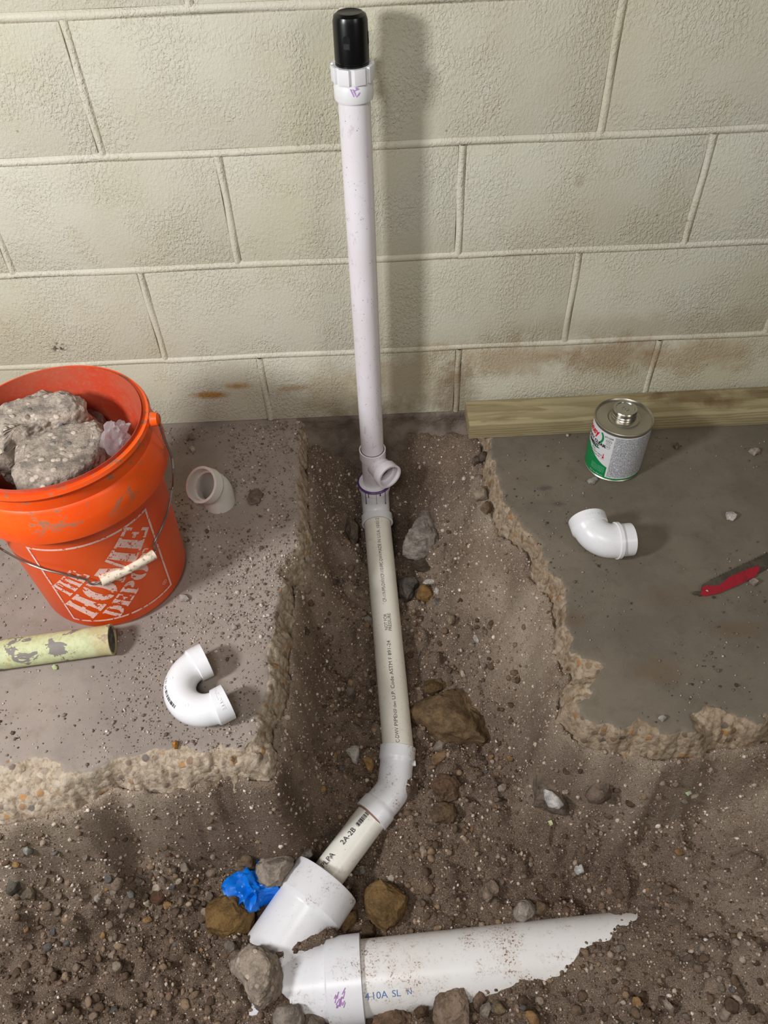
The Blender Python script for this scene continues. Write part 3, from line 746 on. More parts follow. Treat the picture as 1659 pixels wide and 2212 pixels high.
# bend and stub
S1 = Vector(Pz(690, 1897, -.348)); 
E0 = LB; turn = Vector(Pz(851, 1705, -.332))
sax = (S1 - turn).normalized()
bp2 = Path([(LB - lax * .012, 0), (turn, .048), (turn + sax * .066, 0)])
BL2 = bp2.L
bend = part('bend_fitting', sweep(bp2, [(0, .0352), (.024, .0350), (.028, .0322), (BL2 - .028, .0322), (BL2 - .024, .0350), (BL2, .0354), (BL2, .0304), (BL2 - .02, .0303), (BL2 - .022, .026), (.02, .026), (.018, .0303), (0, .0303)], 52, True, .004), mat_pvc('bend_pvc', (240, 240, 243), .2, 55, .3, .62), dr)
c_, t_, n_, b_ = bp2.at(.030)
part('mould_tab', box_mesh(c_ + Vector((.033, -.004, .004)), (.008, .010, .005), .001), M_PVC_CLEAN, bend)
st0 = turn + sax * .048
HM = Vector(Pz(703, 1903, -.352))           # mouth of the wide hub
sp = Path([(st0, 0), (HM + sax * .055, 0)])
stub = part('stub_pipe', sweep(sp, [(0, .03015), (sp.L, .03015), (sp.L, .026), (0, .026)], 52), mat_pvc('stub_pvc', (240, 236, 226), .5, 35), dr, 'cream stub printed with a barcode')
part('primer_ring', ring(Path([(turn, 0), (S1, 0)]), .067, .0302, .002, .0006), mat_plain('soil_and_primer', (142, 108, 92), .8), stub, 'soil and primer crust')
tx = []
for s, f, size, y0 in (('2A-2B', .60, .0135, .002), ('PLPA', .86, .0135, .002)):
    V, F = text_flat(s, size); V = V.copy(); V[:, 1] += y0
    tx.append(wrap_cyl(V, F, turn.lerp(S1, f), -sax, (-.15, -.2, 1), .0304))
V, F = bars(26, .040, .0085, 3); V[:, 1] += .002; part('barcode', wrap_cyl(V, F, turn.lerp(S1, .385), -sax, (-.15, -.2, 1), .0304), M_INK, stub, 'black barcode')
V, F = text_flat('5 2142 1', .0045); V = V.copy(); tx.append(wrap_cyl(V + [0, .004], F, turn.lerp(S1, .26), -sax, (-.15, -.2, 1), .0304))
for m_ in tx: part('printed_words', m_, M_INK, stub, 'black printed letters')
# wye: wide branch hub running into the main
wyc = Vector(Pz(560, 2120, -.362)); wax = (wyc - HM); wax.z = -.004; wax = wax.normalized()
wp = Path([(HM - wax * .003, 0), (HM + wax * .175, 0)])
wy = [sweep(wp, [(0, .0645), (.003, .0655), (.052, .0650), (.058, .0605), (.062, .0590), (.175, .0580), (.175, .05), (.05, .05), (.045, .058), (0, .0585)], 64)]
MA = Vector(Pz(743, 2117, -.362)); MB = Vector(Pz(1385, 2047, -.362)); max_ = (MB - MA).normalized()
mp = Path([(MA - max_ * .150, 0), (MB + max_ * .25, 0)])
ML = mp.L
wy.append(sweep(mp, [(0, .0585), (.115, .0585), (.122, .0590), (.125, .0662), (.181, .0668), (.182, .058), (.14, .0575), (.13, .05), (0, .05)], 64))
wye = mk('wye_fitting', wy, M_PVC_WYE, dr)
part('reducer_bushing', sweep(wp, [(.010, .0585), (.010, .0310), (.030, .0306), (.040, .0585)], 64), M_PVC, wye)
part('primer_ring', ring(wp, .0035, .0592, .0015, .001), M_LILAC, wye, 'faint purple primer ring')
main = part('main_pipe', sweep(Path([(MA + max_ * .022, 0), (MB + max_ * .25, 0)]), [(0, .05715), (ML - .19, .05715), (ML - .19, .051), (0, .051)], 64), M_PVC_DIRTY, dr, 'wide soil-spattered pipe half buried in soil')
tx = []
for s, u, v, size in (('4', 790, 2108, .016), ('10A', 816, 2104, .016), ('SL', 852, 2099, .015), ('N', 880, 2096, .011)):
    V, F = text_flat(s, size); k = (u - 743) / (1385 - 743)
    q = MA + max_ * ((Vector(Pz(u, v, -.31)) - MA).dot(max_))
    tx.append(wrap_cyl(V, F, q, max_, (0, -.62, .78), .0575))
part('printed_letters', join('p', tx), M_BLUEINK, main, 'faded blue letters')
sm = []
rr = random.Random(4)
for k in range(16):
    x = rr.uniform(-.004, .012); y = rr.uniform(-.016, .012); L = rr.uniform(.004, .012); w = .0007
    a = 1.1 + rr.uniform(-.2, .2); dx, dy = math.cos(a), math.sin(a)
    sm.append(wrap_cyl(np.array([(x - dy * w, y + dx * w), (x + dy * w, y - dx * w), (x + dx * L + dy * w, y + dy * L - dx * w), (x + dx * L - dy * w, y + dy * L + dx * w)]), [(0, 1, 2, 3)], MA - max_ * .010, max_, (0, -.55, .83), .0670))
part('primer_smear', join('p', sm), mat_plain('violet_smear', (176, 120, 186), .5), wye, 'purple scribble of primer')

# ------------------------------------------------------------------ bucket
BC = Vector((-.6606, -.4045, 0)); BR0, BR1, BH = .1255, .1475, .357
bk = empty('bucket', BC, 'dirty orange plastic bucket holding broken concrete, beside the block wall', 'bucket')
def lathe(c, prof, seg=72, closed=True):
    return sweep(Path([(c, 0), (Vector(c) + Vector((0, 0, 1)), 0)], Vector((0, -1, 0))), prof, seg, closed)
rz = lambda z: BR0 + (BR1 - .007 - BR0) * z / BH
M_ORANGE = mat_bucket(); M_ORANGE_IN = mat_bucket_inside()
part('body', lathe(BC, [(0.001, .118), (.001, .120), (.004, BR0 - .004), (.014, rz(.014)), (.290, rz(.290)), (.290, rz(.290) - .003), (.012, rz(.01) - .004), (.008, .10), (.006, .03), (.004, .01)], 96), M_ORANGE, bk)
part('inner_wall', lathe(BC, [(.012, rz(.012) - .0042), (.362, rz(.362) - .0042), (.362, rz(.362) - .0035), (.012, rz(.012) - .0035)], 96), M_ORANGE_IN, bk, 'dusty inside of the bucket')
part('rim', lathe(BC, [(BH, BR1 - .008), (BH, BR1 - .001), (BH - .005, BR1 + .0015), (BH - .010, BR1 - .001), (BH - .013, BR1 - .003), (BH - .030, BR1 - .002), (BH - .034, BR1 + .002), (BH - .056, BR1 + .0065), (BH - .061, BR1 + .0095), (BH - .090, BR1 + .0080), (BH - .0905, BR1 + .0035), (BH - .066, BR1 - .004),
                       (BH - .02, BR1 - .0075), (BH - .006, BR1 - .0105), (BH - .002, BR1 - .011)], 96), M_ORANGE, bk, 'ribbed orange rim band')
# printed square: stencil slab-serif letters, set on the diagonal
def rects_letter(ch):
    """unit-height stencil letters: list of filled tests on (x 0..w, y 0..1); returns width and function"""
    def R(*rs): return lambda x, y: np.logical_or.reduce([(x >= a) & (x <= c) & (y >= b) & (y <= d) for a, b, c, d in rs])
    sr = .09
    if ch == 'H': return .98, R((.06, 0, .36, 1), (.0, 0, .42, sr), (.0, 1 - sr, .42, 1), (.62, 0, .92, 1), (.56, 0, .98, sr), (.56, 1 - sr, .98, 1), (.36, .44, .44, .56), (.54, .44, .62, .56))
    if ch == 'T': return .86, R((.28, 0, .58, .80), (.20, 0, .66, sr), (.28, .78, .58, 1), (.0, .86, .24, 1), (.62, .86, .86, 1), (.0, .62, .07, 1), (.79, .62, .86, 1))
    if ch == 'E': return .84, R((.06, 0, .36, 1), (.0, 0, .40, sr), (.0, 1 - sr, .40, 1), (.46, 0, .80, .12), (.70, 0, .80, .32), (.46, .88, .78, 1), (.68, .70, .78, 1), (.44, .44, .60, .56), (.56, .36, .64, .64))
    if ch == 'M': return 1.20, lambda x, y: R((.04, 0, .16, 1), (.0, 0, .24, sr), (.84, 0, 1.14, 1), (.80, 0, 1.2, sr), (.84, 1 - sr, 1.2, 1))(x, y) | ((np.abs(x - (.24 + .30 * (1 - y))) < .15) & (x < .56) & (x > .12)) | ((np.abs(x - (.76 - .20 * (1 - y))) < .05) & (x > .60))
    if ch == 'O': return .98, lambda x, y: ((((x - .49) / .49) ** 2 + ((y - .5) / .52) ** 2) < 1) & ((((x - .49) / .15) ** 2 + ((y - .5) / .38) ** 2) > 1) & (np.abs(x - .49) > .055)
    if ch == 'D': return .92, lambda x, y: R((.06, 0, .34, 1), (.0, 0, .38, sr), (.0, 1 - sr, .38, 1))(x, y) | ((x > .44) & ((((x - .40) / .52) ** 2 + ((y - .5) / .5) ** 2) < 1) & ((((x - .40) / .20) ** 2 + ((y - .5) / .36) ** 2) > 1))
    if ch == 'P': return .86, lambda x, y: R((.06, 0, .34, 1), (.0, 0, .42, sr), (.0, 1 - sr, .38, 1))(x, y) | ((x > .44) & ((((x - .40) / .46) ** 2 + ((y - .70) / .30) ** 2) < 1) & ((((x - .40) / .16) ** 2 + ((y - .70) / .16) ** 2) > 1))
def logo():
    n = 400; S = 1.0 / n
    gx_, gy_ = np.meshgrid((np.arange(n) + .5) * S, (np.arange(n) + .5) * S)
    m = (np.minimum(np.minimum(gx_, 1 - gx_), np.minimum(gy_, 1 - gy_)) < .020)
    c, s = math.cos(math.radians(45)), math.sin(math.radians(45))
    xr = (gx_ - .5) * c + (gy_ - .5) * s; yr = -(gx_ - .5) * s + (gy_ - .5) * c
    for word, x0, y0, h, w in (('THE', -.385, .178, .160, .40), ('HOME', -.525, -.115, .268, 1.08), ('DEPOT', -.400, -.300, .160, .76)):
        L = [rects_letter(ch) for ch in word]; tot = sum(a for a, _ in L) + .07 * (len(L) - 1); k = w / tot; x = x0
        for wd, fn in L:
            lx = (xr - x) / k; ly = (yr - y0) / h
            m |= (lx >= 0) & (lx <= wd) & (ly >= 0) & (ly <= 1) & fn(lx, ly); x += (wd + .07) * k
    wear = xyn(gx_, gy_, 26, 71, 4, .65) + .35 * xyn(gx_, gy_, 110, 72, 2)
    m &= wear < .74
    V = []; F = []
    for j in range(n):
        i = 0; row = m[j]
        while i < n:
            if row[i]:
                k = i
                while k < n and row[k] and k - i < 14: k += 1
                b = len(V); V += [(i * S, j * S), (k * S, j * S), (k * S, (j + 1) * S), (i * S, (j + 1) * S)]; F.append((b, b + 1, b + 2, b + 3)); i = k
            else: i += 1
    return np.array(V), F
LV, LF = logo()
def on_bucket(ph, z, e=.0006):
    r = rz(z) + e; return BC + Vector((math.sin(ph) * r, -math.cos(ph) * r, z))
LPH0, LPH1, LZ0, LZ1 = -.35, 1.12, .028, .232
pts = [on_bucket(LPH0 + x * (LPH1 - LPH0), LZ0 + y * (LZ1 - LZ0)) for x, y in LV]
t = NT('worn_white_print'); p = t.pos(); n = t.noise(t.scalev(p, (1, 1, 1)), 420, 4, .7, .5)
M_WHITEPRINT = t.done(t.mix(t.step(n, .56, .64), srgb(240, 202, 192), srgb(226, 120, 70)), .5)
part('printed_logo', mesh_from('logo', pts, LF), M_WHITEPRINT, bk, 'worn white lettering in a square frame', sharp=180)
V, F = text_flat('®', .014); part('printed_mark', mesh_from('mark', [on_bucket(1.02 + x / .13, .05 + y) for x, y in V], F), M_WHITEPRINT, bk, sharp=180)
# wire bail hanging down in front
M_WIRE = mat_plain('steel_wire', (150, 146, 142), .35, 0.9)

def bucket_hit(u, v, off):
    """point where the line of sight meets the bucket's outside (or passes closest to it)"""
    d = ray(u, v); best = None
    ts = np.linspace(.9, 2.2, 2600); P = CAM_C[None] + ts[:, None] * d[None]
    rr_ = np.hypot(P[:, 0] - BC.x, P[:, 1] - BC.y)
    rad = np.where(P[:, 2] > .265, BR1 + .009, BR0 + (BR1 - .007 - BR0) * P[:, 2] / BH) + off
    f = rr_ - rad; k = np.argmax(f < 0) if (f < 0).any() else int(np.argmin(f))
    return Vector(P[k])
wire_px = [(341, 905), (350, 935), (361, 962), (371, 990), (374, 1020), (373, 1050), (366, 1090), (355, 1125), (345, 1150), (336, 1166), (333, 1178), (336, 1190), (329, 1199)]
wire_px2 = [(222, 1254), (206, 1262), (194, 1260), (186, 1252), (160, 1246), (128, 1238), (95, 1230), (60, 1217), (30, 1202), (0, 1184), (-30, 1160), (-60, 1125), (-85, 1080), (-95, 1030), (-98, 985)]
def smooth_pts(P, n=4):
    P = [Vector(p) for p in P]; out = []
    for i in range(len(P) - 1):
        p0, p1, p2, p3 = P[max(0, i - 1)], P[i], P[i + 1], P[min(len(P) - 1, i + 2)]
        for k in range(n):
            t_ = k / n
            out.append(0.5 * ((2 * p1) + (p2 - p0) * t_ + (2 * p0 - 5 * p1 + 4 * p2 - p3) * t_ ** 2 + (3 * p1 - p0 - 3 * p2 + p3) * t_ ** 3))
    out.append(P[-1]); return out
def wire(pts, r, seg=10):
    p = Path([(q, 0) for q in smooth_pts(pts)]); n = len(p.s)
    return sweep(p, [(s_, r) for s_ in p.s], seg, False, 1)
w1 = [bucket_hit(u, v, .006) for u, v in wire_px]; w2 = [bucket_hit(u, v, .006) for u, v in wire_px2]
bail = part('handle', join('w', [wire(w1, .0018), wire(w2, .0018), wire([w1[-1], w1[-1].lerp(w2[0], .5), w2[0]], .0018)]), M_WIRE, bk, 'steel wire bail hanging down')
gd = (w1[-1] - w2[0]).normalized(); gm = w1[-1].lerp(w2[0], .5); gout = (gm - BC); gout.z = 0; gout = gout.normalized()
t = NT('grimy_cream_grip'); p = t.pos(); n = t.noise(p, 130, 5, .7)
M_GRIP = t.done(t.mix(t.step(n, .5, .68), srgb(236, 222, 200), srgb(150, 126, 98)), .55)
L_ = (w1[-1] - w2[0]).length + .006
gp = Path([(w2[0] - gd * .003, 0), (gm + gout * .004, .12), (w1[-1] + gd * .003, 0)])
part('grip', sweep(gp, [(0, .0030), (0, .0088), (.008, .0084), (.03, .0074), (gp.L * .48, .0072), (gp.L * .5, .0078), (gp.L * .52, .0072), (gp.L - .03, .0074), (gp.L - .008, .0084), (gp.L, .0088), (gp.L, .0030)], 24), M_GRIP, bail, 'cream plastic grip')
for e in (w1[0], w2[-1]):
    d = (e - BC); d.z = 0; d = d.normalized()
    part('ear', sweep(line(e - d * .010, e + d * .003), [(0, .011), (.010, .010), (.013, .006)], 20, False), M_ORANGE, bk)

# ------------------------------------------------------------------ rocks
def ico(sub):
    bm = bmesh.new(); bmesh.ops.create_icosphere(bm, subdivisions=sub, radius=1)
    V = np.array([v.co[:] for v in bm.verts]); F = np.array([[v.index for v in f.verts] for f in bm.faces]); bm.free(); return V, F
ICO = {k: ico(k) for k in (1, 2, 3, 4, 5, 6)}
def rock_mesh(outline, hu, hd, seed, sub=5, rough=.05, facets=9, flat=.6, zp=.85, cut=(.72, .93)):
    """outline: (n,2) offsets from the centre (m), star shaped; hu / hd: height above / below the outline plane"""
    D, F = ICO[sub]; rg = np.random.default_rng(seed)
    th = np.arctan2(D[:, 1], D[:, 0]); O = np.asarray(outline, float); n = len(O)
    R = np.full(len(D), 1e-4); dx, dy = np.cos(th), np.sin(th)
    for i in range(n):
        a, b = O[i], O[(i + 1) % n]; ex, ey = b - a
        den = dx * ey - dy * ex
        with np.errstate(divide='ignore', invalid='ignore'):
            tt = (a[0] * ey - a[1] * ex) / den; uu = (a[0] * dy - a[1] * dx) / den
        ok = (uu >= -1e-6) & (uu <= 1 + 1e-6) & (tt > 0) & np.isfinite(tt)
        R = np.where(ok, np.maximum(R, tt), R)
    el = np.arcsin(np.clip(D[:, 2], -1, 1)); ce = np.cos(el) ** flat; se = np.sign(D[:, 2]) * np.abs(np.sin(el)) ** zp
    P = np.stack([dx * R * ce, dy * R * ce, np.where(se > 0, hu, hd) * se], -1)
    sc = np.array([R.mean(), R.mean(), (hu + hd) / 2]); Q = P / sc
    for _ in range(facets):
        nv = rg.normal(size=3); nv[2] = abs(nv[2]) * 1.1; nv /= np.linalg.norm(nv); d = (Q @ nv).max() * rg.uniform(*cut)
        ex = np.clip(Q @ nv - d, 0, None); Q = Q - nv[None] * ex[:, None] * np.array([.55, .55, 1.0])
    P = Q * sc; s = float(sc.mean())
    nn = D / np.linalg.norm(D, axis=1)[:, None]
    P = P + nn * (s * rough * (fbm(P / s * 1.6 + seed, seed % 97, 4, .55) + .35 * fbm(P / s * 7 + seed, seed % 89, 2)))[:, None]
    return mesh_np('rock', P, F)
def rock(name, label, cat, px, hu, color, zc=None, hd=None, kind='rock', rough=.07, facets=9, dust=.35, group=None, flat=.6, lift=.35, seed=None, sub=None, zp=.85, cut=(.72, .93), inside=None):
    u0 = sum(p[0] for p in px) / len(px); v0 = sum(p[1] for p in px) / len(px)
    if zc is None:
        z = float(ground_hit(u0, v0, hu * lift)[2])
        zc = z
    W_ = np.array([Pz(u, v, zc) for u, v in px])[:, :2]
    if inside:
        dv = W_ - np.array(inside[0])[None]; L_ = np.hypot(dv[:, 0], dv[:, 1])[:, None]; W_ = np.array(inside[0])[None] + dv * np.minimum(1, inside[1] / L_)
    c = W_.mean(0)
    seed = seed or int(u0 * 7 + v0 * 13)
    ext = np.abs(W_ - c).max()
    me = rock_mesh(W_ - c, hu, hd if hd else hu * .8, seed, sub or (5 if ext > .03 else 4 if ext > .012 else 3), rough, facets, flat, zp, cut)
    o = link_mesh(name, me, mat_rock(color, dust, kind), sharp=38)
    o.location = (c[0], c[1], zc); tag(o, label, cat, group); return o
def cr(ox, oy, sc, pts): return [(ox + x / sc, oy + y / sc) for x, y in pts]
GREY, BROWN, OCHRE, SLATE, PALE, TAN, CONC = (158, 146, 134), (122, 94, 64), (142, 108, 64), (96, 88, 82), (206, 198, 188), (160, 136, 106), (172, 158, 144)
A8 = lambda p: cr(640, 800, 3.686, p); A5 = lambda p: cr(700, 1280, 3.318, p); A6 = lambda p: cr(420, 1700, 2.86, p); A7 = lambda p: cr(900, 1850, 2.186, p)
AL = lambda p: cr(0, 1600, 2.963, p); AR = lambda p: cr(1000, 1300, 2.517, p); A4 = lambda p: cr(950, 780, 2.34, p); A1 = lambda p: cr(0, 760, 2.963, p); AB = lambda p: cr(0, 780, 4.1475, p)
# rubble in the bucket
INB = ((BC.x, BC.y), .130)
rock('concrete_chunk', 'larger chunk of broken concrete filling the back of the orange bucket', 'concrete chunk', AB([(-200, 300), (60, 255), (200, 205), (400, 215), (560, 260), (700, 330), (795, 395), (790, 470), (700, 560), (480, 650), (240, 735), (130, 780), (60, 860), (-60, 900), (-220, 700)]), .026, (178, 164, 150), .322, .07, 'concrete', .10, 7, flat=.28, zp=.7, cut=(.62, .9), inside=INB, sub=6)
rock('concrete_chunk', 'blocky chunk of concrete with a flat speckled top at the front of the orange bucket', 'concrete chunk', AB([(150, 840), (190, 775), (420, 690), (640, 625), (880, 585), (935, 620), (975, 690), (930, 830), (860, 940), (620, 1105), (400, 1180), (170, 1215), (130, 1120)]), .018, (172, 158, 144), .312, .06, 'concrete', .05, 3, flat=.16, zp=.5, cut=(.8, .95), inside=INB, sub=6)
rock('concrete_chunk', 'small dark chunk of rubble wedged behind the front block in the orange bucket', 'concrete chunk', AB([(780, 500), (860, 465), (940, 520), (960, 600), (880, 640), (760, 610)]), .022, (104, 94, 86), .270, .03, 'concrete', .08, 7, inside=INB)
an = np.linspace(0, 2 * np.pi, 14)[:-1]
me = rock_mesh(np.stack([np.cos(an) * .112, np.sin(an) * .112], -1), .125, .118, 77, 5, .03, 0, .3, .6)
o = link_mesh('rubble_fill', me, mat_rock((112, 92, 80), .35, 'concrete'), sharp=38); o.location = (BC.x, BC.y, .133); tag(o, 'packed dirt and rubble at the bottom of the orange bucket', 'rubble'); o['kind'] = 'stuff'
# crumpled clear film stuck by the block
D, F = ICO[4]; q = Pz(250, 950, .325)
P = D * np.array([.017, .013, .031]) * (.95 + .40 * vnoise(D * 1.5, 5) + .30 * (1 - 2 * np.abs(vnoise(D * 2.2, 8))) + .06 * (1 - 2 * np.abs(vnoise(D * 5.5, 18))))[:, None]
me = mesh_np('film', P, F)
M_FILM = mat_plain('clear_plastic_film', (222, 212, 214), .15, 0, Transmission_Weight=.5, Alpha=.55)
o = link_mesh('plastic_wrap', me, M_FILM, sharp=25); o.location = q; o.rotation_euler = (.2, .3, .5); tag(o, 'crumpled clear plastic wrap tucked beside the block in the orange bucket', 'plastic wrap')

